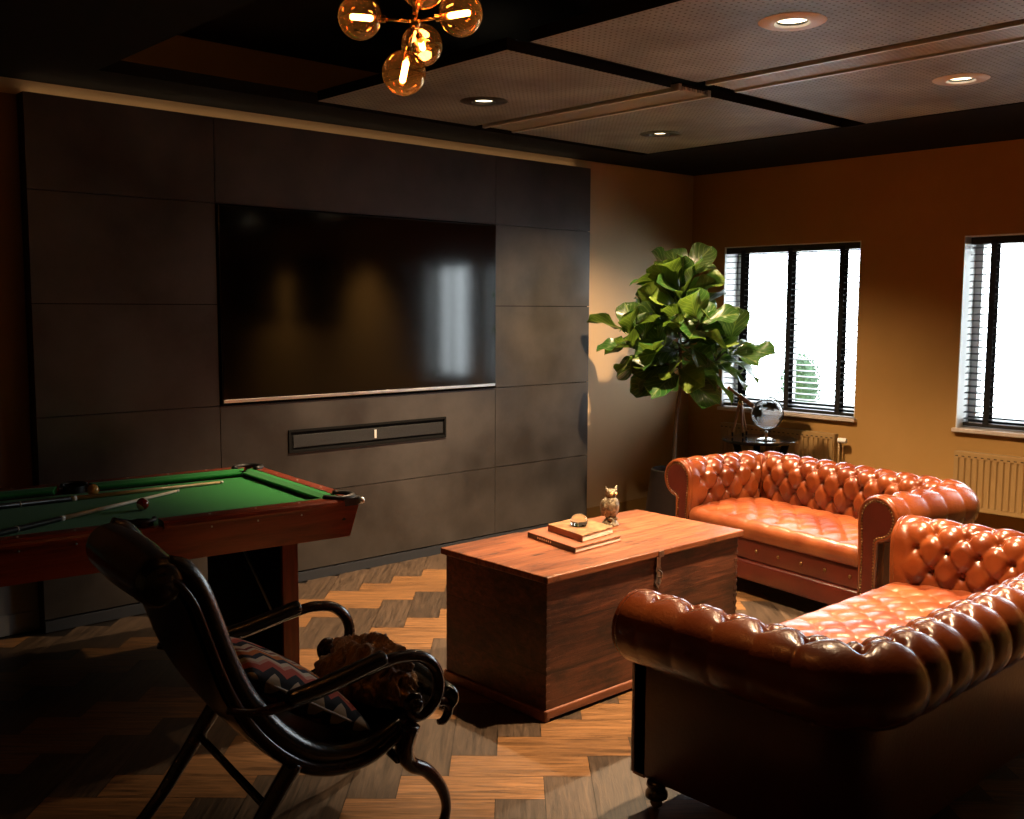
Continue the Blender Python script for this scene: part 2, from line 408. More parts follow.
def build_floor():
    w = .163; n = 3; oa, ob = .70, .66
    bm = bmesh.new(); cl = bm.loops.layers.color.new('tone') if False else bm.loops.layers.float_color.new('tone'); uvl = bm.loops.layers.uv.new('UVMap')
    ra = Vector((sin(YAW), -cos(YAW), 0)); rb = Vector((cos(YAW), sin(YAW), 0))
    base = bmesh.ops.create_grid(bm, x_segments=1, y_segments=1, size=1)['verts']
    for v in base: v.co = Vector(((X0 + XW) / 2 + v.co.x * (XW - X0) / 2, (Y0 + YW) / 2 + v.co.y * (YW - Y0) / 2, -.004))
    for f in bm.faces:
        for lp in f.loops: lp[cl] = (.01, .007, .005, 1); lp[uvl].uv = (0, 0)
    rnd = random.Random(3)
    g = .0012
    for i in range(-48, 50):
        for j in range(-45, 55):
            m = (i - j + 4) % (2 * n)
            if m == 0: a0, a1, b0, b1, hor = i, i + n, j, j + 1, True
            elif m == 2 * n - 1: a0, a1, b0, b1, hor = i, i + 1, j, j + n, False
            else: continue
            c = [(a0, b0), (a1, b0), (a1, b1), (a0, b1)]
            cx = (a0 + a1) / 2; cy = (b0 + b1) / 2
            pc = ra * (cx + oa) * w + rb * (cy + ob) * w
            if not (X0 - .0 < pc.x < XW and Y0 < pc.y < YW): continue
            P = []
            for (a, b) in c:
                a_ = (a + oa) * w + (g if a < cx else -g); b_ = (b + ob) * w + (g if b < cy else -g)
                p = ra * a_ + rb * b_
                p.x = min(max(p.x, X0), XW); p.y = min(max(p.y, Y0), YW)
                P.append(bm.verts.new((p.x, p.y, 0)))
            try: f = bm.faces.new(P)
            except ValueError: continue
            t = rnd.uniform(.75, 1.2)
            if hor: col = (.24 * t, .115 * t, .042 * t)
            else: col = (.078 * t, .050 * t, .031 * t)  # random stain, but darker by plank direction: directional light put into the colour
            ou, ov = rnd.uniform(0, 50), rnd.uniform(0, 50)
            UV = [(0, 0), (1, 0), (1, 1), (0, 1)]
            for lp, (s, t2) in zip(f.loops, UV):
                lp[cl] = (*col, 1)
                lp[uvl].uv = (ou + s * .49, ov + t2 * .163) if hor else (ou + t2 * .49, ov + s * .163)
    for f in bm.faces:
        if f.normal.z < 0: f.normal_flip()
    me = bpy.data.meshes.new('floor'); bm.to_mesh(me); bm.free(); me.materials.append(floor_mat())
    o = bpy.data.objects.new('floor', me); COL.objects.link(o); o['kind'] = 'structure'
build_floor()

# walls
struct('wall_back', BOX(X0 - .1, XW + .3, YW, YW + .1, -.02, H + .5), M['wall_lt'])
struct('wall_left', BOX(X0 - .1, X0, Y0 - .1, YW, -.02, H + .5), M['wall'])
struct('wall_rear', BOX(X0 - .1, XW + .3, Y0 - .1, Y0, -.02, H + .5), M['wall'])
WZ0, WZ1 = .81, 2.077
wins = [(3.757, 4.925), (2.42, 3.024), (1.43, 2.19)]
bm = bmesh.new()
TH = .26
box(bm, XW, XW + TH, Y0 - .1, YW + .1, -.02, WZ0)
box(bm, XW, XW + TH, Y0 - .1, YW + .1, WZ1, H + .5)
ys = [YW + .1, 4.925, 3.757, 3.024, 2.42, 2.19, 1.43, Y0 - .1]
for k in range(0, 8, 2): box(bm, XW, XW + TH, ys[k + 1], ys[k], WZ0, WZ1)
struct('wall_right', bm, M['wall'])

# windows
for k, (ya, yb) in enumerate(wins):
    bm = bmesh.new(); xf0, xf1 = XW + .17, XW + .23
    fwid = .055
    box(bm, xf0, xf1, ya, yb, WZ0, WZ0 + .07); box(bm, xf0, xf1, ya, yb, WZ1 - fwid, WZ1)
    box(bm, xf0, xf1, ya, ya + fwid, WZ0 + .07, WZ1 - fwid, mi=1); box(bm, xf0, xf1, yb - fwid, yb, WZ0 + .07, WZ1 - fwid, mi=1)
    if k == 0:
        ym = (ya + yb) / 2 + .075
        box(bm, xf0, xf1, ym - .02, ym + .02, WZ0 + .07, WZ1 - fwid, mi=1)
    w = struct('window_%d' % (k + 1), bm, [M['frame'], M['white']])
    part('pane', BOX(XW + .197, XW + .203, ya + fwid, yb - fwid, WZ0 + .07, WZ1 - fwid), M['pane'], w)
    bm = bmesh.new(); t = .006
    box(bm, XW - .002, xf0, ya, ya + t, WZ0, WZ1); box(bm, XW - .002, xf0, yb - t, yb, WZ0, WZ1); box(bm, XW - .002, xf0, ya, yb, WZ1 - t, WZ1)
    part('reveal', bm, M['white'], w)
    part('window_sill', BOX(XW - .035, XW + .17, ya - .015, yb + .015, WZ0 - .024, WZ0 + .002, bev=.004), M['sill'], w)

# venetian blinds
def blind(ya, yb, xb, tapes, label, tilt=8):
    root = thing('venetian_blind', label, 'blind', (xb, (ya + yb) / 2, WZ0))
    y0, y1 = ya + .012, yb - .012
    bm = bmesh.new(); z = WZ0 + .06; n = 0
    while z < WZ1 - .07:
        a = radians(tilt)
        hw = .025
        P = [(-hw, 0), (-hw * .5, .0022), (0, .003), (hw * .5, .0022), (hw, 0), (hw, -.0018), (0, .0012), (-hw, -.0018)]
        pts = [(p[0] * cos(a) - p[1] * sin(a) + xb, p[0] * sin(a) + p[1] * cos(a) + z) for p in P]
        prism(bm, pts, lambda u, v: Vector((u, y0, v)), lambda u, v: Vector((u, y1, v)))
        z += .0435; n += 1
    part('slats', bm, M['slat'], root, world=True)
    part('headrail', BOX(xb - .028, xb + .028, y0, y1, WZ1 - .055, WZ1 - .008, bev=.003), M['slat'], root, world=True)
    part('bottom_rail', BOX(xb - .026, xb + .026, y0, y1, WZ0 + .012, WZ0 + .036, bev=.004), M['slat'], root, world=True)
    for y in tapes:
        bm = bmesh.new()
        for sx in (-1, 1): box(bm, xb + sx * .0275 - .0008, xb + sx * .0275 + .0008, y - .02, y + .02, WZ0 + .02, WZ1 - .03)
        part('ladder_tape', bm, M['tape'], root, world=True)
    bm = bmesh.new()
    yc = y0 + .07
    for dy, zb in ((0, 1.30), (.012, 1.22)):
        tube(bm, [(xb - .035, yc + dy, WZ1 - .05), (xb - .035, yc + dy, zb)], .0012, seg=5, smooth=0)
        lathe(bm, [(.001, .03), (.005, .022), (.007, .004), (.0, 0)], (xb - .035, yc + dy, zb - .03), 8)
    part('pull_cord', bm, M['tape'], root, world=True)
blind(*wins[0], XW + .035, (4.755, 4.335, 3.905), 'black slatted blind with wide tapes behind the leafy fig plant')
blind(*wins[1], XW + .10, (2.86, 2.53), 'black slatted blind with wide tape in the window at the photo right edge')
blind(*wins[2], XW + .10, (2.05, 1.80, 1.55), 'black slatted blind seen only mirrored in the television screen')

# ceiling: black void, soffit border, perforated rafts
bm = bmesh.new()
box(bm, X0 - .1, XW + .3, Y0 - .1, YW + .1, H + .34, H + .40)
box(bm, 5.60, XW + .05, Y0, YW, H, H + .06)
box(bm, X0, 5.60, 4.80, YW, H, H + .06)
box(bm, X0, 5.60, Y0, .9, H, H + .06)
box(bm, X0, 1.83, .9, 4.80, H, H + .06)
struct('ceiling', bm, M['black'])

def raft_mat():
    m, nt, out = new_mat('perforated_raft'); q = N(nt)
    b = q.n('ShaderNodeBsdfPrincipled'); q.l(b.outputs[0], out.inputs[0]); b.inputs['Roughness'].default_value = .55
    tc = q.n('ShaderNodeTexCoord'); mp = q.n('ShaderNodeVectorMath', operation='SCALE'); mp.inputs['Scale'].default_value = 1 / .03
    q.l(tc.outputs['Object'], mp.inputs[0])
    fr = q.n('ShaderNodeVectorMath', operation='FRACTION'); q.l(mp.outputs[0], fr.inputs[0])
    sb = q.n('ShaderNodeVectorMath', operation='SUBTRACT'); sb.inputs[1].default_value = (.5, .5, 0); q.l(fr.outputs[0], sb.inputs[0])
    sx = q.n('ShaderNodeSeparateXYZ'); q.l(sb.outputs[0], sx.inputs[0])
    cx = q.n('ShaderNodeCombineXYZ'); q.l(sx.outputs[0], cx.inputs[0]); q.l(sx.outputs[1], cx.inputs[1])
    ln = q.n('ShaderNodeVectorMath', operation='LENGTH'); q.l(cx.outputs[0], ln.inputs[0])
    lt = q.n('ShaderNodeMath', operation='LESS_THAN'); lt.inputs[1].default_value = .17; q.l(ln.outputs['Value'], lt.inputs[0])
    nz = q.n('ShaderNodeTexNoise'); nz.inputs['Scale'].default_value = 2.5; nz.inputs['Detail'].default_value = 6; q.l(tc.outputs['Object'], nz.inputs['Vector'])
    cr = q.n('ShaderNodeValToRGB'); cr.color_ramp.elements[0].color = (.12, .145, .15, 1); cr.color_ramp.elements[1].color = (.30, .36, .37, 1)
    cr.color_ramp.elements[0].position = .3; cr.color_ramp.elements[1].position = .7
    q.l(nz.outputs['Fac'], cr.inputs[0])
    mx = q.n('ShaderNodeMix', data_type='RGBA'); q.l(lt.outputs[0], mx.inputs['Factor']); q.l(cr.outputs[0], mx.inputs['A']); mx.inputs['B'].default_value = (.012, .010, .008, 1)
    q.l(mx.outputs['Result'], b.inputs['Base Color']); return m
M['raft'] = raft_mat()

def raft(name, x0, x1, y0, y1, hole=None, r=.075):
    bm = bmesh.new()
    if hole is None: box(bm, x0, x1, y0, y1, H, H + .05)
    else:
        hx, hy = hole; s = .11; ns = 32
        circ = []; sq = []; up = []
        for k in range(ns):
            a = 2 * pi * k / ns; c, d = cos(a), sin(a)
            circ.append(bm.verts.new((hx + r * c, hy + r * d, H))); m = max(abs(c), abs(d))
            sq.append(bm.verts.new((hx + s * c / m, hy + s * d / m, H)))
            up.append(bm.verts.new((hx + r * c, hy + r * d, H + .05)))
        for k in range(ns):
            j = (k + 1) % ns
            bm.faces.new((circ[k], circ[j], sq[j], sq[k])); bm.faces.new((circ[k], up[k], up[j], circ[j]))
        def q(a, b, c, d): bm.faces.new([bm.verts.new((x, y, H)) for x, y in ((a, c), (b, c), (b, d), (a, d))])
        q(x0, hx - s, y0, y1); q(hx + s, x1, y0, y1); q(hx - s, hx + s, y0, hy - s); q(hx - s, hx + s, hy + s, y1)
        for a, b in (((x0, y0), (x1, y0)), ((x1, y0), (x1, y1)), ((x1, y1), (x0, y1)), ((x0, y1), (x0, y0))):
            bm.faces.new([bm.verts.new(p) for p in ((*a, H), (*b, H), (*b, H + .05), (*a, H + .05))])
    for f in bm.faces:
        if max(v.co.z for v in f.verts) > H + .01: f.material_index = 1
    return struct(name, bm, [M['raft'], M['black']])
DL = [(3.42, 2.21), (4.83, 2.21), (5.0, 4.14), (3.563, 4.13)]
raft('ceiling_panel_1', 2.91, 4.00, .9, 3.09, DL[0]); raft('ceiling_panel_2', 4.32, 5.575, .9, 3.09, DL[1])
raft('ceiling_panel_3', 4.32, 5.575, 3.25, 4.72, DL[2]); raft('ceiling_panel_4', 2.93, 4.00, 3.25, 4.72, DL[3])
M['vent'] = mat('vent_silver', (.55, .62, .64), .4, metal=.1)
for k, (y0, y1, lb) in enumerate(((.9, 3.09, 'long silver linear air grille nearest the camera, between two large downlights'),
                                  (3.25, 4.72, 'long silver linear air grille nearer the television wall, between two small downlights'))):
    t = thing('linear_vent', lb, 'vent', (4.16, (y0 + y1) / 2, H), group='ceiling air grilles')
    bm = bmesh.new()
    for xa in (4.06, 4.295): box(bm, xa, xa + .022, y0, y1, H - .004, H + .03)
    part('rim', bm, M['vent'], t, world=True)
    bm = bmesh.new()
    for i in range(10): box(bm, 4.088 + i * .0212, 4.098 + i * .0212, y0, y1, H + .006, H + .02)
    part('louvre', bm, M['darkmetal'] if False else M['vent'], t, world=True)
    part('backing', BOX(4.06, 4.317, y0, y1, H + .03, H + .036), M['black'], t, world=True)

dl_lab = ['large round downlight nearest the camera, in the perforated ceiling panel', 'round downlight above the far end of the sofas, at the photo right',
          'round downlight near the room corner, left of the leafy fig plant top', 'small bright downlight beside the amber globe chandelier']
LPOW = [640, 800, 560, 560]
LCONE = [(75, .7), (114, 1.), (132, 1.), (92, .75)]
for (x, y), lb, pw, cn in zip(DL, dl_lab, LPOW, LCONE):
    t = thing('downlight', lb, 'ceiling light', (x, y, H), group='recessed ceiling downlights')
    R = .125; ringm = M['ringm'] if (x, y) in DL[:2] else M['darkmetal']
    part('ring', LATHE([(.058, .0), (.066, -.007), (R - .01, -.005), (R, 0.0), (R, .001), (.074, .004)], (0, 0, 0), 48, closed=True), ringm, t, smooth=True, auto=35)
    part('reflector', LATHE([(.0735, .004), (.066, .012), (.055, .018)], (0, 0, 0), 40), M['darkmetal'], t, smooth=True)
    part('diffuser', LATHE([(.0, .010), (.060, .010), (.060, .014), (0, .014)], (0, 0, 0), 32), M['bulbglow'], t)
    L = bpy.data.lights.new('lamp', 'SPOT'); L.energy = pw; L.color = (1, .70, .42); L.spot_size = radians(cn[0]); L.spot_blend = cn[1]; L.shadow_soft_size = .035
    lo = bpy.data.objects.new('lamp', L); COL.objects.link(lo); lo.parent = t; lo.location = (0, 0, -.012)

for (x, y, lb) in ((6.3, .35, 'added unseen downlight close to the window wall beside the near sofa, brightening the mirrored wall'), (6.3, -1.5, 'added unseen downlight close to the window wall in the rear of the room, brightening the mirrored wall')):  # two added lamps out of view, brightening the wall that the screen mirrors
    t = thing('downlight', lb, 'ceiling light', (x, y, H), group='recessed ceiling downlights')
    part('ring', LATHE([(.058, .0), (.066, -.007), (.115, -.005), (.125, -.0005), (.074, -.0005)], (0, 0, 0), 40, closed=True), M['ringm'], t, smooth=True, auto=35)
    part('diffuser', LATHE([(.0, -.001), (.057, -.001), (.057, -.004), (0, -.004)], (0, 0, 0), 32), M['bulbglow'], t)
    L = bpy.data.lights.new('lamp', 'SPOT'); L.energy = 330; L.color = (1, .78, .5); L.spot_size = radians(84); L.spot_blend = .9; L.shadow_soft_size = .035
    lo = bpy.data.objects.new('lamp', L); COL.objects.link(lo); lo.parent = t; lo.location = (0, 0, -.012)

t = thing('added_light_strip', 'added warm light strip on top of the dark wall cladding, brightening the wall band under the ceiling', 'light', (3.5, YW - .03, 2.588))  # added glowing strip, no known lamp; brightens the wall above the cladding
part('channel', BOX(1.64, 5.40, YW - .040, YW - .020, 2.589, 2.596), M['darkmetal'], t, world=True)
part('diffuser', BOX(1.65, 5.39, YW - .037, YW - .023, 2.5962, 2.599), emit('added_strip_glow', (1, .70, .40), 2.2), t, world=True)

# wall cladding
bm = bmesh.new()
PX = [1.61, 2.556, 4.545, 5.45]; PZ = [.062, .519, 1.058, 1.605, 2.141, 2.59]
box(bm, PX[0] + .002, PX[3] - .002, YP + .018, YW - .002, .0, 2.588, mi=1)
g = .0022
for c in range(3):
    for r in range(5):
        if c == 1 and r in (2, 3): continue
        x0, x1, z0, z1 = PX[c] + g, PX[c + 1] - g, PZ[r] + g, PZ[r + 1] - g
        if c == 0: x0 = PX[0]
        if c == 2: x1 = PX[3]
        if c == 1 and r == 1:   # niche 2.975..4.112, z .765..0.889
            nx0, nx1, nz0, nz1 = 2.975, 4.112, .765, .889
            box(bm, x0, x1, YP, YP + .02, z0, nz0); box(bm, x0, x1, YP, YP + .02, nz1, z1)
            box(bm, x0, nx0, YP, YP + .02, nz0, nz1); box(bm, nx1, x1, YP, YP + .02, nz0, nz1)
        else: box(bm, x0, x1, YP, YP + .02, z0, z1)
box(bm, PX[3] - .02, PX[3], YP + .02, YW - .002, .0, 2.588)
box(bm, PX[0], PX[0] + .02, YP + .02, YW - .002, .0, 2.588)
struct('wall_cladding', bm, [M['panel'], M['panel_gap']])
struct('baseboard_cladding', BOX(PX[0], PX[3], YP - .006, YP + .0175, 0, .055), M['skirt'])
struct('trim_1', BOX(X0, PX[0] - .002, YW - .02, YW, .5, 2.585), M['brown'])
struct('trim_2', BOX(X0, PX[0] - .002, YW - .022, YW, .1, .498), mat('grey_panel', (.42, .42, .41), .5))
bm = bmesh.new(); box(bm, X0, PX[0] - .002, YW - .03, YW, 0, .1); struct('baseboard_left', bm, M['skirt_l'])
struct('baseboard_back', BOX(PX[3] + .002, XW - .02, YW - .014, YW, 0, .09), M['wall'])
struct('baseboard_right', BOX(XW - .014, XW, Y0, YW - .015, 0, .09), M['wall'])

# television
t = thing('television', 'large flat black television set into the dark wall cladding', 'television', (3.54, YP, 1.06))
bm = bmesh.new()
box(bm, 2.566, 4.535, YP - .012, YP + .017, 1.068, 2.135, bev=.003)
part('bezel', bm, M['tvframe'], t, world=True)
part('screen', BOX(2.574, 4.527, YP - .016, YP - .0125, 1.098, 2.127), M['tv'], t, world=True)
part('silver_strip', BOX(2.572, 4.529, YP - .018, YP - .0125, 1.073, 1.091, bev=.002), M['silver'], t, world=True)

# sound bar in niche
t = thing('sound_bar', 'long black sound bar recessed in the wall below the television', 'speaker', (3.54, YP, .765))
bm = bmesh.new()
box(bm, 2.979, 4.108, YP + .0005, YP + .0172, .769, .885, bev=.0)
part('speaker_housing', bm, M['black'], t, world=True)
bm = bmesh.new(); x0, x1, z0, z1, w = 2.970, 4.117, .760, .894, .014
for a in ((x0, x1, z0, z0 + w), (x0, x1, z1 - w, z1), (x0, x0 + w, z0 + w, z1 - w), (x1 - w, x1, z0 + w, z1 - w)):
    box(bm, a[0], a[1], YP - .008, YP - .0005, a[2], a[3])
part('surround', bm, M['black'], t, world=True)
part('grille', BOX(3.0, 4.09, YP - .006, YP + .0003, .79, .862, bev=.002), M['grille'], t, world=True)
part('badge', BOX(3.557, 3.573, YP - .010, YP - .0061, .80, .852, bev=.002), M['badge'], t, world=True)

# radiators
def radiator(y0, y1, z0, z1, label, valve=True):
    t = thing('radiator', label, 'radiator', (XW, (y0 + y1) / 2, z0), group='panel radiators under the windows')
    xa, xb = XW - .10, XW - .035
    bm = bmesh.new(); n = int((y1 - y0) / .04)
    pts = []
    for k in range(n):
        ya = y0 + (y1 - y0) * k / n; d = (y1 - y0) / n
        for f, o in ((0, 0), (.12, 0), (.24, .011), (.76, .011), (.88, 0)): pts.append((ya + d * f, xa + .011 - o))
    pts.append((y1, xa + .011)); poly = pts + [(y1, xb), (y0, xb)]
    zz = [(z0 + .035, 1), (z1 - .045, 1)]
    def lay(z): return [bm.verts.new((p[1], p[0], z)) for p in poly]
    a, b = lay(z0 + .03), lay(z1 - .04)
    bm.faces.new(a); bm.faces.new(b[::-1])
    for i in range(len(poly)):
        j = (i + 1) % len(poly); bm.faces.new((a[i], a[j], b[j], b[i]))
    box(bm, xa + .004, xb, y0, y1, z0, z0 + .032, bev=.003); box(bm, xa + .004, xb, y0, y1, z1 - .042, z1, bev=.003)
    part('panel', bm, M['rad'], t, world=True)
    for k in range(n):
        yc = y0 + (y1 - y0) * (k + .5) / n
        part('vent_slot', BOX(xa + .0025, xa + .0045, yc - .009, yc + .009, z1 - .032, z1 - .026), M['rad_dark'], t, world=True)
    part('wall_bracket', BOX(xb, XW, y0 + .15, y0 + .18, z0 + .05, z1 - .05), M['rad'], t, world=True)
    if valve:
        v = part('valve', LATHE([(0, 0), (.016, 0), (.019, .006), (.020, .05), (.016, .062), (0, .064)], (xa + .04, y0 - .015, z1 - .045), 16, axis=(0, -1, 0)), M['white'], t, world=True, smooth=True, auto=40)
        part('pipe', TUBE([(xa + .04, y0 - .02, z1 - .05), (xa + .045, y0 - .02, z1 - .2), (xa + .045, y0 - .02, .001)], .008, seg=10, smooth=0), M['rad'], t, world=True, smooth=True)
radiator(3.86, 4.86, .285, .695, 'tan panel radiator behind the round black side table')
radiator(1.95, 2.985, .285, .668, 'tan panel radiator under the window at the photo right edge', False)

# ------------------------------------------------------------------ chesterfields
def tuft(x, y, a, b):
    """height 0..1 of diamond tufting at surface coordinates (x,y); buttons at lattice points"""
    p = x / a + y / (2 * b); q = x / a - y / (2 * b)
    s = abs(sin(pi * p)) * abs(sin(pi * q))
    h = s ** .5
    # distance to nearest button
    pi_, qi = round(p), round(q)
    bx = (pi_ + qi) / 2 * a; by = (pi_ - qi) * b
    d = hypot(x - bx, y - by)
    return h, d

def chesterfield(L, D, nback, root, seed=0):
    c = .112; r = .108; zc = .588; rho = .118
    la = D - c - rho                       # straight arm length on centreline
    arc = rho * pi / 2; lb = L - 2 * c - 2 * rho
    S1, S2, S3, S4, S5 = la, la + arc, la + arc + lb, la + 2 * arc + lb, 2 * la + 2 * arc + lb
    def base(S):
        if S <= S1: return Vector((c, S)), Vector((-1, 0))
        if S <= S2:
            th = (S - S1) / rho; n = Vector((-cos(th), sin(th))); return Vector((c + rho, la)) + n * rho, n
        if S <= S3: return Vector((c + rho + S - S2, D - c)), Vector((0, 1))
        if S <= S4:
            th = (S - S3) / rho; n = Vector((sin(th), cos(th))); return Vector((L - c - rho, la)) + n * rho, n
        return Vector((L - c, S5 - S)), Vector((1, 0))
    # cross-section (u outward, z) as arclength samples
    prof = [(-.085, .33), (-.098, .42), (-.108, .52)]
    for k in range(0, 33):
        a = radians(180 - k * (180 + 80) / 32); prof.append((r * cos(a), zc + r * sin(a)))
    prof.append((.004, .478))
    pl = [0]
    for k in range(1, len(prof)): pl.append(pl[-1] + hypot(prof[k][0] - prof[k - 1][0], prof[k][1] - prof[k - 1][1]))
    tot = pl[-1]
    def pat(t):
        t = min(max(t, 0), tot)
        for k in range(1, len(pl)):
            if t <= pl[k] or k == len(pl) - 1:
                f = (t - pl[k - 1]) / (pl[k] - pl[k - 1]); return Vector((prof[k - 1][0] * (1 - f) + prof[k][0] * f, prof[k - 1][1] * (1 - f) + prof[k][1] * f))
    t_top = pl[3] + r * radians(90); t_last = t_top + .012
    cm = (S1 + S2) / 2                       # corner middle
    Lb = S3 + arc / 2 - cm; ab = Lb / nback
    na = max(3, round((cm - .10) / ab - .0)); aa = (cm - .10) / na
    b = .090
    A = .027
    def hgt(S, t):
        if S <= cm: x, a = cm - S, aa
        elif S <= S5 - cm: x, a = S - cm, ab
        else: x, a = S - (S5 - cm), aa
        y = t - t_last
        sf = min(S, S5 - S)
        if y <= 0: h, d = tuft(x, y, a, b)
        else:
            h0, d0 = tuft(x, -y, a, b)
            col = round(x / a) * a; d = hypot(x - col, y)
            hp = abs(sin(pi * x / a)) ** .45
            k = sst(y, 0, .05)
            arm = S < S1 or S > S4
            hp = 1 - (1 - hp) * ((.22 if arm else .75) + (.78 if arm else .25) * (1 - sst(y, 0, .05))) * (1 - .5 * sst(y, .1, .30))
            h = hp
        dep = A * h - .020 * exp(-(d / .016) ** 2)
        # smooth end towards the arm fronts
        w = sst(sf, .03, .11)
        dep = dep * w + A * .85 * (1 - w)
        dep *= sst(t, 0, .04) * .7 + .3
        # round over the very front edge
        e = max(0, 1 - sf / .022); dep -= .016 * (1 - sqrt(max(0, 1 - e * e)))
        # inner corner gather
        if y < 0: dep -= 0
        return dep - A * .5
    nS = int(S5 / .0085); nT = int(tot / .0085)
    Tn = [pat(tot * j / nT) for j in range(nT + 1)]
    bm = bmesh.new(); G = []
    for i in range(nS + 1):
        S = S5 * i / nS; p, n = base(S); row = []
        for j in range(nT + 1):
            t = tot * j / nT; q = Tn[j]
            d = (Tn[min(j + 1, nT)] - Tn[max(j - 1, 0)]).normalized(); nn = Vector((-d.y, d.x))
            h = hgt(S, t); q2 = q + nn * h
            q2.x = max(q2.x, -rho + .004)
            row.append(bm.verts.new((p.x + n.x * q2.x, p.y + n.y * q2.x, q2.y)))
        G.append(row)
    for i in range(nS):
        for j in range(nT): bm.faces.new((G[i][j], G[i + 1][j], G[i + 1][j + 1], G[i][j + 1]))
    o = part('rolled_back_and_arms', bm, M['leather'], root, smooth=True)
    # buttons
    bm = bmesh.new(); sphere(bm, (0, 0, 0), .0085, 10)
    proto_b = []
    def put_button(S, t):
        p, n = base(S); q = pat(t); d = (pat(t + .004) - pat(t - .004)).normalized(); nn = Vector((-d.y, d.x))
        q = q + nn * (hgt(S, t) + .003)
        q.x = max(q.x, -rho + .004)
        if not proto_b: bo = part('button', bm, M['button'], root, smooth=True); proto_b.append(bo)
        else: bo = proto_b[0].copy(); COL.objects.link(bo)
        bo.parent = root; bo.location = (p.x + n.x * q.x, p.y + n.y * q.x, q.y)
    for j in range(0, 6):
        t = t_last - j * b
        if t < .05: break
        off = .5 if j % 2 else 0
        for i in range(-na - 1, na + nback + 2):
            k = i + off
            if k < 0: S = cm + k * aa
            elif k <= nback: S = cm + k * ab
            else: S = (S5 - cm) + (k - nback) * aa
            if S < .085 or S > S5 - .085: continue
            put_button(S, t)
    # outer shell of the body
    bm = bmesh.new(); uo = .006
    n_ = 80; R = []
    for i in range(n_ + 1):
        S = S5 * i / n_; p, n = base(S)
        R.append([bm.verts.new((p.x + n.x * u, p.y + n.y * u, z)) for u, z in ((uo - .03, .50), (uo, .49), (uo, .10), (uo - .006, .09), (-.09, .09))])
    for i in range(n_):
        for j in range(4): bm.faces.new((R[i][j], R[i + 1][j], R[i + 1][j + 1], R[i][j + 1]))
    part('outer_panel', bm, M['leather_out_shaded'], root, smooth=True, auto=40)
    # arm fronts with scroll facing and nail trim
    for side in (0, 1):
        sx = (lambda u: c - u) if side == 0 else (lambda u: L - c + u)
        out = [(-.098, .09), (-.104, .42), (-.112, .54)]
        for k in range(0, 25):
            a = radians(180 - k * 262 / 24); out.append(((r + .004) * cos(a), zc + (r + .004) * sin(a)))
        out += [(uo, .47), (uo, .09)]
        bm = bmesh.new(); prism(bm, out, lambda u, v: Vector((sx(u), .0, v)), lambda u, v: Vector((sx(u), .05, v)))
        f = part('arm_front', bm, M['leather'], root)
        def inset(k, dz=0):
            cc = Vector((-.03, .45)); res = []
            n = len(out)
            for i in range(n):
                p0, p1, p2 = Vector(out[i - 1]), Vector(out[i]), Vector(out[(i + 1) % n])
                d = ((p1 - p0).normalized() + (p2 - p1).normalized()).normalized(); nn = Vector((d.y, -d.x))
                res.append(p1 + nn * k)
            return res
        pin = inset(.020)
        bm = bmesh.new(); prism(bm, [tuple(p) for p in pin], lambda u, v: Vector((sx(u), -.006, v)), lambda u, v: Vector((sx(u), .0, v)))
        fc = part('scroll_facing', bm, M['leather_out_shaded'], f)
        # rim roll
        bm = bmesh.new(); rim = [Vector((sx(p.x), -.001, p.y)) for p in inset(.010)]
        tube(bm, rim, .0105, seg=8, smooth=0)
        part('rim_roll', bm, M['leather'], f, smooth=True)
        bm = bmesh.new(); pn = inset(.0235); acc = 0.
        for i in range(len(pn) - 1):
            a_, b_ = pn[i], pn[i + 1]; l = (b_ - a_).length; s = acc
            while s < l:
                q = a_ + (b_ - a_) * (s / l); sphere(bm, (sx(q.x), -.007, q.y), .0052, 6, (1, .6, 1)); s += .0155
            acc = s - l
        part('nailhead_trim', bm, M['antique'], f, smooth=True)
    # seat
    x0, x1 = 2 * c - .022, L - 2 * c + .022; yb = D - 2 * c + .03
    sp = [(yb, .395), (yb - .02, .425)]
    ny = 30
    for k in range(ny + 1): sp.append((yb - .03 - (yb - .03 - .045) * k / ny, .430 + .022 * sin(pi * k / ny)))
    for k in range(1, 9):
        a = radians(90 + k * 15); sp.append((.045 + .052 * cos(a) * 1.0, .376 + .054 * sin(a)))
    sp += [(.004, .330), (.03, .325)]
    sl = [0]
    for k in range(1, len(sp)): sl.append(sl[-1] + hypot(sp[k][0] - sp[k - 1][0], sp[k][1] - sp[k - 1][1]))
    st = sl[-1]
    def spat(t):
        t = min(max(t, 0), st)
        for k in range(1, len(sl)):
            if t <= sl[k] or k == len(sl) - 1:
                f = (t - sl[k - 1]) / (sl[k] - sl[k - 1]); return Vector((sp[k - 1][0] * (1 - f) + sp[k][0] * f, sp[k - 1][1] * (1 - f) + sp[k][1] * f))
    nx = int((x1 - x0) / .0095); nt = int(st / .0095)
    cols = max(3, round((x1 - x0) / .155)); sa = (x1 - x0) / cols; sb = .077
    bm = bmesh.new(); tl = sl[2 + ny] + .0
    rows = int(tl / sb)
    def sh(x, t):
        y = t - (tl - .05)
        h, d = tuft(x - x0, y, sa, sb)
        if y > 0:
            hp = abs(sin(pi * (x - x0) / sa)) ** .5; h = 1 - (1 - hp) * (1 - sst(y, 0, .12)); d = hypot((x - x0) - round((x - x0) / sa) * sa, y)
        return .014 * h - .007 * exp(-(d / .014) ** 2) - .01
    PT = [spat(st * j / nt) for j in range(nt + 1)]
    G = []
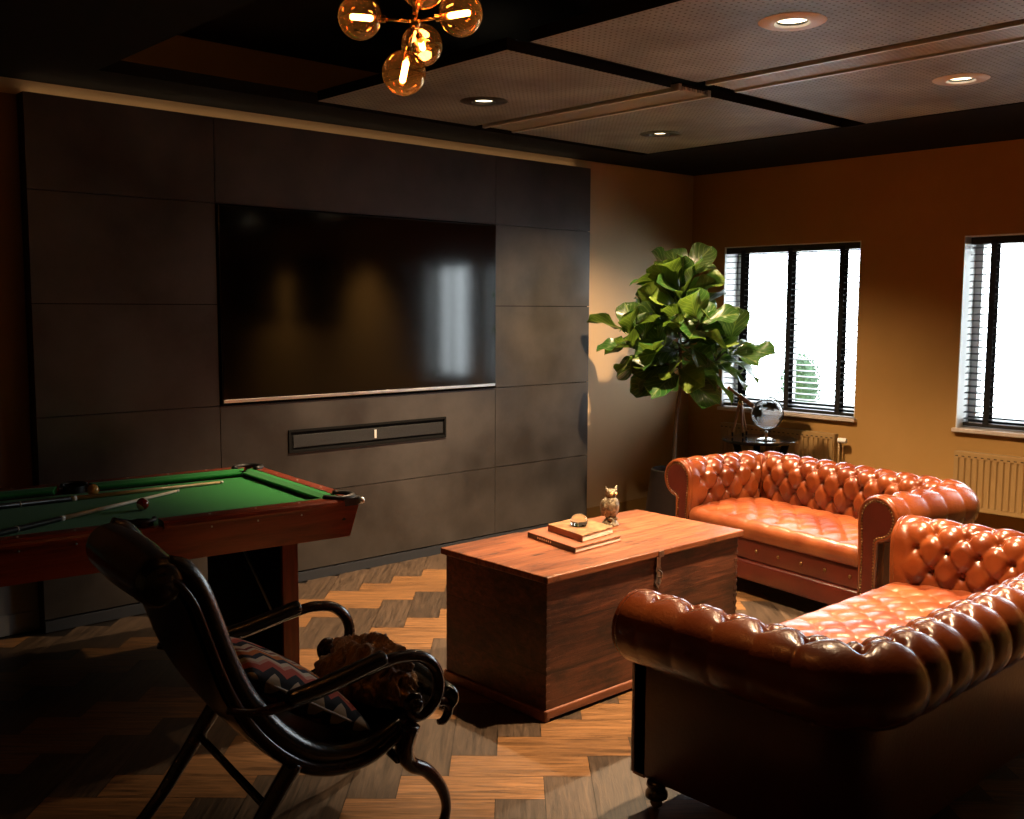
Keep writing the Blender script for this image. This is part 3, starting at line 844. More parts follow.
    for i in range(nx + 1):
        x = x0 + (x1 - x0) * i / nx; row = []
        ex = sst(min(x - x0, x1 - x), 0, .03)
        for j in range(nt + 1):
            q = PT[j]; d = (PT[min(j + 1, nt)] - PT[max(j - 1, 0)]).normalized(); nn = Vector((d.y, -d.x))
            if nn.y < -.01 or (abs(nn.y) < .01 and nn.x > 0): pass
            nn = Vector((d.y, -d.x)) if d.x < 0 and False else Vector((d.y, -d.x))
            # outward: up on top, forward (-y) on the lip
            if nn.y < 0 and d.x < 0: nn = -nn
            if d.x >= -1e-3 and nn.x > 0: nn = -nn
            h = sh(x, st * j / nt) * ex - .012 * (1 - ex); q2 = q + nn * h
            row.append(bm.verts.new((x, q2.x, q2.y)))
        G.append(row)
    for i in range(nx):
        for j in range(nt): bm.faces.new((G[i][j], G[i + 1][j], G[i + 1][j + 1], G[i][j + 1]))
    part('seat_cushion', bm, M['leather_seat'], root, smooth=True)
    # front apron bands
    xa, xb_ = 2 * c - .03, L - 2 * c + .03
    bm = bmesh.new(); box(bm, xa, xb_, .012, .06, .205, .335, bev=.016, seg=4)
    ap = part('front_apron', bm, M['leather_out_shaded'], root, smooth=True, auto=50)
    nb = max(4, round((xb_ - xa) / .15))
    for k in range(nb):
        bm = bmesh.new(); sphere(bm, (xa + (k + .5) * (xb_ - xa) / nb, .0105, .268), .010, 10, (1, .6, 1))
        part('apron_button', bm, M['antique'], ap, smooth=True)
    bm = bmesh.new(); box(bm, xa, xb_, .0, .06, .092, .206, bev=.018, seg=4)
    part('bottom_rail', bm, M['leather_out_shaded'], root, smooth=True, auto=50)
    part('underside', BOX(2 * c - .05, L - 2 * c + .05, .05, D - 2 * c + .06, .092, .34), M['leather_out_shaded'], root)
    # feet
    for fx in (.12, L - .12):
        for fy in (.09, D - .13):
            bm = bmesh.new(); lathe(bm, [(0, .092), (.030, .092), (.034, .080), (.026, .068), (.036, .055), (.036, .040), (.022, .030)], (fx, fy, 0), 20)
            ft = part('leg', bm, M['carved'], root, smooth=True)
            bm = bmesh.new(); v = lathe(bm, [(0, -.010), (.017, -.010), (.020, -.006), (.020, .006), (.017, .010), (0, .010)], (fx, fy, .0205), 18, axis=(1, 0, 0))
            lathe(bm, [(.011, .018), (.011, .036)], (fx, fy, 0), 10)
            part('castor', bm, M['antique'], ft, smooth=True, auto=40)

s2 = thing('chesterfield_sofa', 'near chesterfield sofa seen from behind, its rolled back running out of the photo at right', 'sofa', (4.36, 2.10, 0), pi)
chesterfield(2.01, .90, 13, s2)
th1 = atan2(-.9871, -.16)
s1 = thing('chesterfield_sofa', 'far chesterfield sofa facing the wooden chest, its back toward the windows', 'sofa', (4.83, 3.91, 0), th1)
chesterfield(1.64, .81, 10, s1)

# ------------------------------------------------------------------ chest
cx0, cx1, cy0, cy1, ch = 2.668, 3.925, 2.722, 3.36, .58
t = thing('wooden_chest', 'old red-brown wooden blanket chest used as coffee table between the sofas', 'chest', ((cx0 + cx1) / 2, (cy0 + cy1) / 2, 0))
bm = bmesh.new(); box(bm, cx0 + .012, cx1 - .012, cy0 + .012, cy1 - .012, .045, ch - .03, bev=.003)
rnd = random.Random(5)
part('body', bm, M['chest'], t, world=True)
bm = bmesh.new(); box(bm, cx0 - .006, cx1 + .006, cy0 - .008, cy1 + .006, ch - .028, ch, bev=.005, seg=3)
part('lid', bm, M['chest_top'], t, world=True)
bm = bmesh.new()
box(bm, cx0 + .005, cx1 - .005, cy0 + .002, cy0 + .03, .012, .047, bev=.006); box(bm, cx0 + .005, cx1 - .005, cy1 - .03, cy1 - .002, .012, .047, bev=.006)
box(bm, cx0 + .002, cx0 + .03, cy0 + .005, cy1 - .005, 0, .045, bev=.006); box(bm, cx1 - .03, cx1 - .002, cy0 + .005, cy1 - .005, 0, .045, bev=.006)
part('plinth', bm, M['chest_edge'], t, world=True)
bm = bmesh.new()   # dovetail joints on the corners
for z in [.07 + .033 * k for k in range(15)]:
    box(bm, cx0 + .010, cx0 + .034, cy0 + .0105, cy0 + .0125, z, z + .014); box(bm, cx1 - .034, cx1 - .010, cy0 + .0105, cy0 + .0125, z, z + .014)
part('dovetails', bm, M['chest'], t, world=True)
hx = 3.335
bm = bmesh.new()
prism(bm, [(-.014, .0), (.014, 0), (.012, -.05), (.020, -.066), (.009, -.078), (.014, -.105), (.022, -.118), (0, -.150), (-.022, -.118), (-.014, -.105), (-.009, -.078), (-.020, -.066), (-.012, -.05)],
      lambda u, v: Vector((hx + u, cy0 + .004, ch - .022 + v)), lambda u, v: Vector((hx + u, cy0 + .0095, ch - .022 + v)))
box(bm, hx - .016, hx + .016, cy0 - .012, cy0 - .008, ch - .03, ch - .004)
hp = part('hasp', bm, M['iron'], t, world=True)
bm = bmesh.new(); tube(bm, [(hx, cy0 + .004, ch - .09), (hx, cy0 - .012, ch - .095), (hx, cy0 - .014, ch - .115), (hx, cy0 + .004, ch - .12)], .003, seg=8)
sphere(bm, (hx, cy0 + .003, ch - .147), .006, 8)
part('staple', bm, M['iron'], hp, world=True, smooth=True)

# books, paperweight, owl
def book(name, label, c4, z0, z1, cover, spine_mat, page=M['paper']):
    """c4: far-left, near-left(spine-near corner), near-right, far-right corners (world xy); spine runs along the first edge"""
    ctr = sum((Vector(p) for p in c4), Vector((0, 0))) / 4
    t = thing(name, label, 'book', (ctr.x, ctr.y, z0), group='books stacked on the wooden chest')
    P = [Vector(p) for p in c4]
    def quadbox(bm, pts, a, b):
        v0 = [bm.verts.new((p.x, p.y, a)) for p in pts]; v1 = [bm.verts.new((p.x, p.y, b)) for p in pts]
        bm.faces.new(v0[::-1]); bm.faces.new(v1)
        for i in range(4): bm.faces.new((v0[i], v0[(i + 1) % 4], v1[(i + 1) % 4], v1[i]))
    th = .0028
    bm = bmesh.new(); quadbox(bm, P, z0, z0 + th); quadbox(bm, P, z1 - th, z1)
    part('cover', bm, cover, t, world=True)
    e = (P[3] - P[0]).normalized() * .004
    bm = bmesh.new(); quadbox(bm, [P[0], P[1], P[1] + e, P[0] + e], z0 + th, z1 - th)
    part('spine', bm, spine_mat, t, world=True)
    ins = [P[0] + e, P[1] + e, P[2], P[3]]; cc = ctr
    ins = [ins[0] + (cc - ins[0]) * .0 + (P[1] - P[0]).normalized() * .004, ins[1] - (P[1] - P[0]).normalized() * .004,
           P[2] - (P[1] - P[0]).normalized() * .004 - e, P[3] + (P[1] - P[0]).normalized() * .004 - e]
    bm = bmesh.new(); quadbox(bm, ins, z0 + th, z1 - th); part('pages', bm, page, t, world=True)
    return t, P
zt = ch + .001
bk, P = book('book', 'wide thin book with black spine, bottom of the stack on the chest', [(3.075, 3.262), (3.015, 2.91), (3.33, 2.935), (3.39, 3.285)], zt, zt + .024, M['book_pk'], M['book_b'])
# lettering on the black spine (blurred pale title)
bm = bmesh.new(); d = (P[1] - P[0]); nl = Vector((-d.y, d.x)).normalized()
if nl.x > 0: nl = -nl
for k in range(7):
    a = P[0] + d * (.22 + k * .045); b2 = P[0] + d * (.22 + k * .045 + .022)
    v = [bm.verts.new((p.x + nl.x * .0006, p.y + nl.y * .0006, z)) for p, z in ((a, zt + .008), (b2, zt + .008), (b2, zt + .016), (a, zt + .016))]
    bm.faces.new(v)
tt = part('spine_title', bm, M['silver'], bk, world=True)
z2 = zt + .0245
book('book', 'smaller tan hardback on top of the wide black-spined book', [(3.155, 3.215), (3.105, 2.955), (3.335, 2.985), (3.385, 3.235)], z2, z2 + .030, M['book_br'], M['book_pk'])
z3 = z2 + .0305
t = thing('glass_paperweight', 'clear glass dome paperweight on the tan book', 'paperweight', (3.235, 3.10, z3))
bm = bmesh.new(); lathe(bm, [(0, .003), (.033, .003), (.038, .010), (.0385, .022), (.035, .036), (.025, .047), (.012, .0525), (0, .053)], (0, 0, 0), 32)
g_, nt, out = new_mat('solid_glass'); q = N(nt); gb = q.n('ShaderNodeBsdfPrincipled'); gb.inputs['Base Color'].default_value = (.85, .9, .85, 1); gb.inputs['Transmission Weight'].default_value = 1; gb.inputs['Roughness'].default_value = .01; gb.inputs['IOR'].default_value = 1.5; q.l(gb.outputs[0], out.inputs[0]); M['glass'] = g_
part('dome', bm, M['glass'], t, smooth=True)
part('base_disc', LATHE([(0, 0), (.033, 0), (.033, .0028), (0, .0028)], (0, 0, 0), 32), M['stoneblk'], t)

ox, oy = 3.54, 3.19
t = thing('owl_figurine', 'small speckled bronze owl figurine standing beside the books', 'figurine', (ox, oy, zt))
part('base', LATHE([(0, 0), (.040, 0), (.042, .006), (.036, .016), (.030, .024), (.028, .03), (0, .03)], (0, 0, 0), 24), M['owl'], t, smooth=True, auto=40)
bm = bmesh.new(); lathe(bm, [(0, .028), (.018, .030), (.030, .048), (.040, .075), (.041, .098), (.034, .120), (.025, .134), (0, .136)], (0, 0, 0), 24)
for s in (-1, 1): sphere(bm, (s * .014, -.022, .034), .012, 10, (1, 1.5, .6))
bd = part('body', bm, M['owl'], t, smooth=True)
bm = bmesh.new()
sphere(bm, (0, -.003, .150), .029, 16, (1.05, .9, .85))
for s in (-1, 1):
    lathe(bm, [(.011, 0), (.008, .012), (.0, .030)], (s * .021, -.004, .162), 8, axis=(s * .45, 0, 1))
hd = part('head', bm, M['owl'], t, smooth=True)
bm = bmesh.new()
for s in (-1, 1): sphere(bm, (s * .011, -.026, .153), .0075, 10)
part('eye', bm, M['eye'], hd, smooth=True)
bm = bmesh.new(); lathe(bm, [(.005, 0), (.0, .014)], (0, -.027, .147), 8, axis=(0, -.5, -1)); part('beak', bm, M['stoneblk'], hd)
for s in (-1, 1):
    bm = bmesh.new(); sphere(bm, (s * .036, .006, .085), .03, 12, (.35, .8, 1.35)); part('wing', bm, M['owl'], t, smooth=True)
t.rotation_euler = (0, 0, radians(-12))

# ------------------------------------------------------------------ pool table
PT_ = thing('pool_table', 'mahogany pool table with bright green cloth in front of the dark wall', 'pool table', (2.405, 3.565, 0), radians(-5.2))
# local: x from 0 (right end) to -LT ; y 0 near .. WT far ; top z .80
LT, WT, ZT = 1.79, 1.10, .80
prs = .062      # pocket radius
rw = .085       # wooden rail width
def pool():
    root = PT_
    # slate/bed cloth
    part('cloth', BOX(-LT + .11, -.11, .11, WT - .11, ZT - .06, ZT - .035), M['felt'], root)
    # apron
    bm = bmesh.new()
    z1, z0 = ZT - .022, ZT - .165; bt = .035
    def ring_(x0, x1, y0, y1, z0, z1, w, taper=0):
        for (ax0, ax1, ay0, ay1) in ((x0, x1, y0, y0 + w), (x0, x1, y1 - w, y1), (x0, x0 + w, y0 + w, y1 - w), (x1 - w, x1, y0 + w, y1 - w)):
            box(bm, ax0, ax1, ay0, ay1, z0, z1)
    # tapered apron as mesh: outer edge slopes inward going down
    o1 = [(-LT + .01, .01), (-.01, .01), (-.01, WT - .01), (-LT + .01, WT - .01)]; i1 = [(-LT + .05, .05), (-.05, .05), (-.05, WT - .05), (-LT + .05, WT - .05)]
    ob = [(-LT + .045, .03), (-.045, .03), (-.045, WT - .03), (-LT + .045, WT - .03)]; ib = [(-LT + .075, .06), (-.075, .06), (-.075, WT - .06), (-LT + .075, WT - .06)]
    rings = [[bm.verts.new((*p, z)) for p in pp] for pp, z in ((o1, z1), (ob, z0), (ib, z0), (i1, z1))]
    for a in range(4):
        A_, B_ = rings[a], rings[(a + 1) % 4]
        for k in range(4): bm.faces.new((A_[k], A_[(k + 1) % 4], B_[(k + 1) % 4], B_[k]))
    part('apron', bm, M['mahog'], root)
    part('underbed', BOX(-LT + .13, -.13, .13, WT - .13, ZT - .15, ZT - .062), M['black'], root)
    # rails: wood caps with cushions, broken at pockets
    mid = -LT / 2
    pk = .085
    segs = [('x', -pk, mid + .06, 0), ('x', mid - .06, -LT + pk, 0), ('x', -pk, mid + .06, 1), ('x', mid - .06, -LT + pk, 1), ('y', pk, WT - pk, 0), ('y', pk, WT - pk, 1)]
    for kind, a, b, s in segs:
        lo_, hi_ = min(a, b), max(a, b)
        def bar(u0, u1, v0, v1, za, zb, vin=None, zin=None):
            pass
        # cross-section: w = distance inward from the outer edge
        wood_p = [(0, ZT - .03), (.0, ZT - .008), (.008, ZT), (rw - .02, ZT + .001), (rw - .02, ZT - .03)]
        cush_p = [(rw - .02, ZT - .032), (rw - .02, ZT - .001), (rw + .008, ZT - .002), (rw + .036, ZT - .012), (rw + .038, ZT - .018), (rw + .02, ZT - .032)]
        bead_p = [(-.004, ZT - .030), (-.006, ZT - .020), (-.002, ZT - .012), (.002, ZT - .012), (.002, ZT - .03)]
        def mk(prof, e0, e1, dd=0.0):
            bm = bmesh.new()
            def pos(w, z, e, sgn):
                ex = e + sgn * max(0, w - (rw - .02)) * dd
                if kind == 'x': return Vector((ex, w if s == 0 else WT - w, z))
                return Vector((-w if s == 0 else -LT + w, ex, z))
            prism(bm, prof, lambda u, v: pos(u, v, e0, 1), lambda u, v: pos(u, v, e1, -1))
            return bm
        r_ = part('rail', mk(wood_p, lo_, hi_), M['mahog'], root)
        part('cushion', mk(cush_p, lo_ + .008, hi_ - .008, .55), M['felt'], r_)
        part('bead', mk(bead_p, lo_, hi_), M['mahog'], r_)
        nd = 3
        for k in range(nd):
            e = lo_ + (hi_ - lo_) * (k + 1) / (nd + 1)
            for (w, z, sc3) in ((.035, ZT + .0012, (1, 1, .25)),):
                p = (e, w if s == 0 else WT - w, z) if kind == 'x' else (-w if s == 0 else -LT + w, e, z)
                bm = bmesh.new(); sphere(bm, p, .006, 10, sc3); part('sight', bm, M['pearl'], r_, smooth=True)
            if kind == 'x' and s == 0:
                bm = bmesh.new(); sphere(bm, (e, .0145, ZT - .045), .0045, 8); part('rail_bolt', bm, M['pearl'], r_, smooth=True)
    # pockets
    for (px, py, ang) in ((-.078, .078, -45), (-.078, WT - .078, 45), (-LT + .078, .078, -135), (-LT + .078, WT - .078, 135), (mid, .080, -90), (mid, WT - .080, 90)):
        corner = abs(ang) != 90
        r = .060 if corner else .046
        bm = bmesh.new()
        lathe(bm, [(r, ZT - .004), (r, ZT - .09), (r * .7, ZT - .12), (0, ZT - .125)], (px, py, 0), 24)
        # raised leather collar, open toward the bed
        a0 = radians(ang); ring = []
        npt = 18; span = radians(250 if corner else 190)
        for k in range(npt + 1):
            a = a0 - span / 2 + span * k / npt
            ring.append((px + cos(a) * (r + .004), py + sin(a) * (r + .004), ZT + .001))
        tube(bm, ring, .015 if corner else .008, seg=8, smooth=0)
        po = part('pocket', bm, M['bl_rubber'], root, smooth=True)
        if corner:
            # metal-edged corner casting
            sx = -1 if px < -LT / 2 else 1; sy = -1 if py < WT / 2 else 1
            ex = 0 if sx > 0 else -LT; ey = 0 if sy < 0 else WT
            bm = bmesh.new()
            P8 = []
            for k in range(7):
                a = radians(90 * k / 6); rc = .03
                P8.append((ex - sx * rc + sx * rc * sin(a), ey - sy * rc + sy * rc * cos(a)))
            P8 = [(ex - sx * .085, ey)] + P8 + [(ex, ey - sy * .085)]
            # inner boundary follows pocket circle
            inn = []
            for k in range(9):
                a = atan2(ey - sy * .02 - py, ex - sx * .085 - px) * (1 - k / 8) + atan2(ey - sy * .085 - py, ex - sx * .02 - px) * (k / 8)
                inn.append(a)
            aA = atan2(sy * 1.0, -sx * .0); 
            arc_in = []
            for k in range(9):
                tt_ = k / 8; vx = (1 - tt_) * (-sx * .12) + tt_ * (sx * 1.0); vy = (1 - tt_) * (sy * 1.0) + tt_ * (-sy * .12)
                l = hypot(vx, vy); arc_in.append((px + vx / l * .060, py + vy / l * .060))
            poly = P8 + arc_in[::-1]
            prism(bm, poly, lambda u, v: Vector((u, v, ZT - .03)), lambda u, v: Vector((u, v, ZT + .002)))
            cs = part('corner_casting', bm, M['bl_rubber'], po)
            bm = bmesh.new(); sphere(bm, (ex - sx * .004, ey - sy * .004, ZT - .012), .016, 14, (1, 1, .9))
            part('corner_cap', bm, M['silver'], cs, smooth=True)
    # end panels carrying the table
    for lx in (-.275, -LT + .275):
        bm = bmesh.new(); box(bm, lx - .040, lx + .032, .115, WT - .13, .03, ZT - .152, bev=.003)
        lg = part('end_panel', bm, M['mahog_z'], root)
        sg = -1 if lx > -LT / 2 else 1
        part('shaded_inner_face', BOX(lx + sg * .040 - .004, lx + sg * .040 + .004, .135, WT - .15, .05, ZT - .155), M['black'], lg)  # black sheet over the mahogany; shade on the inward side put into the colour
        for ly in (.16, WT - .18):
            part('foot', LATHE([(0, 0), (.03, 0), (.034, .01), (.024, .03), (0, .03)], (lx, ly, 0), 20), M['darkmetal'], lg)
    # stretcher rod under the table
    part('brace_rod', TUBE([(-.335, .19, .33), (-.335, .52, .57), (-.335, .56, .62)], .006, seg=8, smooth=0), M['silver'], root, smooth=True)
pool()
MP = mroot(PT_)
zc_ = ZT - .035
def inv(x, y): 
    v = MP.inverted() @ Vector((x, y, 0)); return v.x, v.y
def cue(label, tip, butt, shaft, ztip, split=.52):
    a, b = Vector((*butt, 0)), Vector((*tip, 0)); d = (b - a).normalized(); Lc = 1.40
    a = b - d * Lc
    t = thing('pool_cue', label, 'cue', (b.x, b.y, zc_), group='cues lying on the green cloth')
    zb, ze = zc_ + .016, zc_ + .008
    def P(s): return Vector((a.x + d.x * s * Lc, a.y + d.y * s * Lc, zb + (ze - zb) * s + ztip(s)))
    part('shaft', TUBE([P(split), P(.99)], [.0095, .0062], seg=12, smooth=0), shaft, t, world=True, smooth=True)
    part('butt', TUBE([P(0), P(.01), P(split - .01)], [.012, .0145, .0105], seg=12, smooth=0), M['cue_b'], t, world=True, smooth=True)
    bm = bmesh.new(); tube(bm, [P(split - .012), P(split + .002)], .0112, seg=12, smooth=0)
    tube(bm, [P(.36), P(.363)], .0128, seg=12, smooth=0)
    part('joint_collar', bm, M['pearl'], t, world=True, smooth=True)
    part('cue_tip', TUBE([P(.99), P(1.0)], .0062, seg=10, smooth=0), M['pearl'], t, world=True, smooth=True)
cue('pool cue with brown wooden shaft lying along the far cushion', (2.21, 4.44), (1.2, 4.46), M['cue_w'], lambda s: .0)
cue('pool cue with cream shaft and black butt, crossing the cloth diagonally toward the near cushion', (1.955, 4.36), (1.39, 4.08), M['cue_p'], lambda s: .0)

def ball(x, y, label, m):
    t = thing('pool_ball', label, 'ball', (x, y, zc_))
    bm = bmesh.new(); sphere(bm, (0, 0, .0255), .0255, 24); part('sphere', bm, m, t, smooth=True)
def stripe_mat():
    m, nt, out = new_mat('ball_red_white'); q = N(nt); b = q.n('ShaderNodeBsdfPrincipled'); q.l(b.outputs[0], out.inputs[0]); b.inputs['Roughness'].default_value = .06; b.inputs['Coat Weight'].default_value = 1
    tc = q.n('ShaderNodeTexCoord'); sp = q.n('ShaderNodeSeparateXYZ'); mp = q.n('ShaderNodeMapping'); mp.inputs['Rotation'].default_value = (.9, .6, .4); mp.inputs['Location'].default_value = (0, 0, 0)
    q.l(tc.outputs['Normal'], mp.inputs[0]); q.l(mp.outputs[0], sp.inputs[0]); ab = q.n('ShaderNodeMath', operation='ABSOLUTE'); q.l(sp.outputs[0], ab.inputs[0])
    gt = q.n('ShaderNodeMath', operation='GREATER_THAN'); gt.inputs[1].default_value = .62; q.l(ab.outputs[0], gt.inputs[0])
    mx = q.n('ShaderNodeMix', data_type='RGBA'); q.l(gt.outputs[0], mx.inputs['Factor']); mx.inputs['A'].default_value = (.25, .012, .010, 1); mx.inputs['B'].default_value = (.85, .78, .65, 1)
    q.l(mx.outputs['Result'], b.inputs['Base Color']); return m
ball(1.672, 4.07, 'dark red and cream billiard ball on the open cloth', stripe_mat())
ball(1.640, 4.53, 'orange billiard ball by the middle pocket', M['ball_o'])

# ------------------------------------------------------------------ armchair (black leather, carved scroll arms)
CH = thing('armchair', 'black leather low armchair with carved scroll arms, seen from behind at lower left', 'armchair', (1.45, 2.62, 0))
yn, yf = 2.335, 2.905
def armchair():
    root = CH
    rail = [(1.015, .975), (1.055, .950), (1.092, .893), (1.12, .815), (1.150, .727), (1.188, .630), (1.243, .535), (1.315, .450), (1.40, .385), (1.50, .352), (1.60, .350), (1.70, .385), (1.78, .430), (1.84, .448), (1.878, .438), (1.888, .41), (1.872, .385), (1.85, .385)]
    # leather sling between the rails, quilted roll
    bm = bmesh.new()
    C = catmull([Vector((p[0] - .006, p[1] - .016, 0)) for p in rail[:14]], 5)
    n = len(C) - 1; my = 26
    def f(i, j):
        p = C[i]; d = (C[min(i + 1, n)] - C[max(i - 1, 0)]).normalized(); nn = Vector((-d.y, d.x))
        if nn.x < 0 and nn.y < 0: nn = -nn
        v = j / my; s = .035 * sin(pi * v) ** .6
        return Vector((p.x - nn.x * s * .4, yn + .01 + (yf - yn - .02) * v, p.y - nn.y * s * .4))
    grid(bm, n, my, f)
    def f2(i, j):
        q = f(i, j); p = C[i]; d = (C[min(i + 1, n)] - C[max(i - 1, 0)]).normalized(); nn = Vector((-d.y, d.x))
        if nn.x < 0 and nn.y < 0: nn = -nn
        return q - Vector((nn.x, 0, nn.y)) * .03
    grid(bm, n, my, f2)
    part('seat_and_back', bm, M['bleather'], root, world=True, smooth=True)
    # padded edge rolls
    for y, nm in ((yn + .018, 0), (yf - .018, 1)):
        part('edge_roll', TUBE([(p[0] + .006, y, p[1] + .006) for p in rail[:12]], [.020, .027, .030, .031, .031, .032, .033, .034, .032, .028, .023, .014], seg=14, smooth=5), M['bleather'], root, world=True, smooth=True)
    # head roll
    bm = bmesh.new(); k = []
    tube(bm, [(1.00, yn - .012, .935), (1.00, yn + .0, .935), (1.00, yn + .05, .935), (1.00, (yn + yf) / 2, .935), (1.00, yf - .09, .93), (1.00, yf - .04, .93), (1.00, yf - .02, .93)], [.025, .054, .064, .072, .066, .056, .03], seg=22, smooth=5)
    part('head_roll', bm, M['bleather'], root, world=True, smooth=True)
    part('front_roll', TUBE([(1.875, yn - .005, .425), (1.88, yn + .03, .425), (1.885, (yn + yf) / 2, .43), (1.88, yf - .03, .425), (1.875, yf + .005, .425)], [.028, .04, .044, .04, .028], seg=18), M['bleather'], root, world=True, smooth=True)
    # side frames
    for y in (yn, yf):
        part('side_rail', TUBE([(p[0] - .012, y, p[1] - .024) for p in rail], [.012, .013, .014, .014, .015, .017, .019, .021, .023, .023, .021, .018, .017, .017, .018, .017, .014, .010], seg=12, smooth=5, flat=.9, up=(0, 1, 0)), M['carved'], root, world=True, smooth=True)
        dy = 0.012 if y == yf else -.012
        ya = y + dy
        armp = [(1.155, .585), (1.22, .562), (1.30, .553), (1.42, .562), (1.53, .580), (1.64, .597), (1.70, .598), (1.765, .583), (1.812, .545), (1.832, .495), (1.826, .450), (1.80, .420), (1.765, .405), (1.73, .418), (1.718, .445), (1.735, .466), (1.757, .458)]
        a = part('arm', TUBE([(p[0], ya, p[1]) for p in armp], [.010, .012, .014, .016, .017, .018, .018, .018, .019, .019, .019, .018, .017, .017, .016, .015, .018], seg=12, smooth=5), M['carved'], root, world=True, smooth=True)
        part('arm_pad', TUBE([(1.325, ya, .566), (1.34, ya, .568), (1.45, ya, .578), (1.62, ya, .607), (1.635, ya, .610)], [.012, .022, .025, .024, .014], seg=14, smooth=5, flat=1.1), M['bleather'], a, world=True, smooth=True)
        bm = bmesh.new(); lathe(bm, [(0, -.026), (.014, -.025), (.022, -.016), (.024, 0), (.022, .016), (.014, .025), (0, .026)], (1.745, ya, .445), 18, axis=(0, 1, 0))
        part('scroll_boss', bm, M['carved'], a, world=True, smooth=True)
        # front cabriole leg
        part('leg', TUBE([(1.73, y, .385), (1.712, y, .315), (1.735, y, .262), (1.795, y, .222), (1.848, y, .155), (1.868, y, .085), (1.85, y, .018)], [.036, .030, .023, .021, .019, .016, .018], seg=12, smooth=5), M['carved'], root, world=True, smooth=True)
        # rear sabre leg
        part('leg', TUBE([(1.35, y, .385), (1.29, y, .31), (1.22, y, .22), (1.14, y, .12), (1.06, y, .045), (1.02, y, .017)], [.028, .026, .023, .020, .017, .017], seg=12, smooth=5), M['carved'], root, world=True, smooth=True)
    part('stretcher', TUBE([(1.27, yn, .28), (1.27, yf, .28)], .012, seg=10, smooth=0), M['carved'], root, world=True, smooth=True)
    part('front_stretcher', TUBE([(1.69, yn, .29), (1.70, (yn + yf) / 2, .30), (1.69, yf, .29)], .014, seg=10), M['carved'], root, world=True, smooth=True)
armchair()
def shear(o):
    if o.type == 'MESH':
        for v in o.data.vertices:
            k = (v.co.y + CH.location.y - yn) / (yf - yn); v.co.x += .075 * k
    for c_ in o.children: shear(c_)
shear(CH)

# kilim cushion
def kilim():
    m, nt, out = new_mat('kilim'); q = N(nt); b = q.n('ShaderNodeBsdfPrincipled'); q.l(b.outputs[0], out.inputs[0]); b.inputs['Roughness'].default_value = .9
    uv = q.n('ShaderNodeUVMap'); uv.uv_map = 'UVMap'; sp = q.n('ShaderNodeSeparateXYZ'); q.l(uv.outputs[0], sp.inputs[0])
    # zigzag bands
    pp = q.n('ShaderNodeMath', operation='PINGPONG'); pp.inputs[1].default_value = .09; q.l(sp.outputs[0], pp.inputs[0])
    ad = q.n('ShaderNodeMath', operation='ADD'); q.l(sp.outputs[1], ad.inputs[0]); q.l(pp.outputs[0], ad.inputs[1])
    mu = q.n('ShaderNodeMath', operation='MULTIPLY'); mu.inputs[1].default_value = 1.9; q.l(ad.outputs[0], mu.inputs[0])
    fr = q.n('ShaderNodeMath', operation='FRACT'); q.l(mu.outputs[0], fr.inputs[0])
    cr = q.n('ShaderNodeValToRGB'); cr.color_ramp.interpolation = 'CONSTANT'; e = cr.color_ramp.elements
    cols = [(0, (.78, .62, .42)), (.12, (.02, .022, .03)), (.26, (.62, .12, .08)), (.42, (.80, .42, .32)), (.50, (.85, .74, .56)), (.60, (.03, .035, .05)), (.72, (.72, .22, .05)), (.86, (.80, .66, .46)), (.93, (.25, .03, .03))]
    e[0].position = 0; e[0].color = (*cols[0][1], 1); e[1].position = cols[1][0]; e[1].color = (*cols[1][1], 1)
    for p, c in cols[2:]:
        x = e.new(p); x.color = (*c, 1)
    q.l(fr.outputs[0], cr.inputs[0]); q.l(cr.outputs[0], b.inputs['Base Color'])
    wv = q.n('ShaderNodeTexWave'); wv.inputs['Scale'].default_value = 60; q.l(uv.outputs[0], wv.inputs['Vector'])
    bp = q.n('ShaderNodeBump'); bp.inputs['Strength'].default_value = .5; bp.inputs['Distance'].default_value = .003; q.l(wv.outputs['Fac'], bp.inputs['Height']); q.l(bp.outputs[0], b.inputs['Normal'])
    return m
def pillow(name, label, cat, size, thick, M4, material, crump=0.):
    bm = bmesh.new(); n = 30; uvl = bm.loops.layers.uv.new('UVMap'); rnd = random.Random(11)
    def sh(i, j, s):
        u = i / n * 2 - 1; v = j / n * 2 - 1
        e = ((1 - abs(u) ** 2.6) * (1 - abs(v) ** 2.6))
        z = s * thick * max(0, e) ** .5
        k = 1 - .07 * (1 - abs(u)) * abs(v) ** 3 ; k2 = 1 - .07 * (1 - abs(v)) * abs(u) ** 3
        w = crump * (sin(u * 9 + v * 4) * sin(v * 7 - u * 3)) * max(0, e)
        return Vector((u * size / 2 * k2, v * size / 2 * k, z + w))
    for s in (1, -1):
        V, F = grid(bm, n, n, lambda i, j: sh(i, j, s))
        k = 0
        for i in range(n):
            for j in range(n):
                f = F[k]; k += 1
                for lp, (a, b) in zip(f.loops, ((i, j), (i + 1, j), (i + 1, j + 1), (i, j + 1))): lp[uvl].uv = (a / n, b / n)
    bmesh.ops.remove_doubles(bm, verts=bm.verts, dist=.0004)
    t = thing(name, label, cat, tuple(M4.translation)); t.rotation_euler = M4.to_euler()
    part('cushion_cover', bm, material, t, smooth=True)
    return t
ax = Vector((.83, 0, -.56)).normalized(); ay = Vector((0, 1, 0)); az = ax.cross(ay)
Mx = Matrix.Identity(4)
for i in range(3): Mx[i][0] = ax[i]; Mx[i][1] = ay[i]; Mx[i][2] = az[i]
Mx = Matrix.Rotation(radians(-6), 4, 'Z') @ Mx
Mx.translation = Vector((1.465, 2.60, .505))
pl_ = pillow('cushion', 'patterned kilim cushion in red, cream and black on the black armchair', 'cushion', .44, .062, Mx, kilim())
bm = bmesh.new(); pts = []
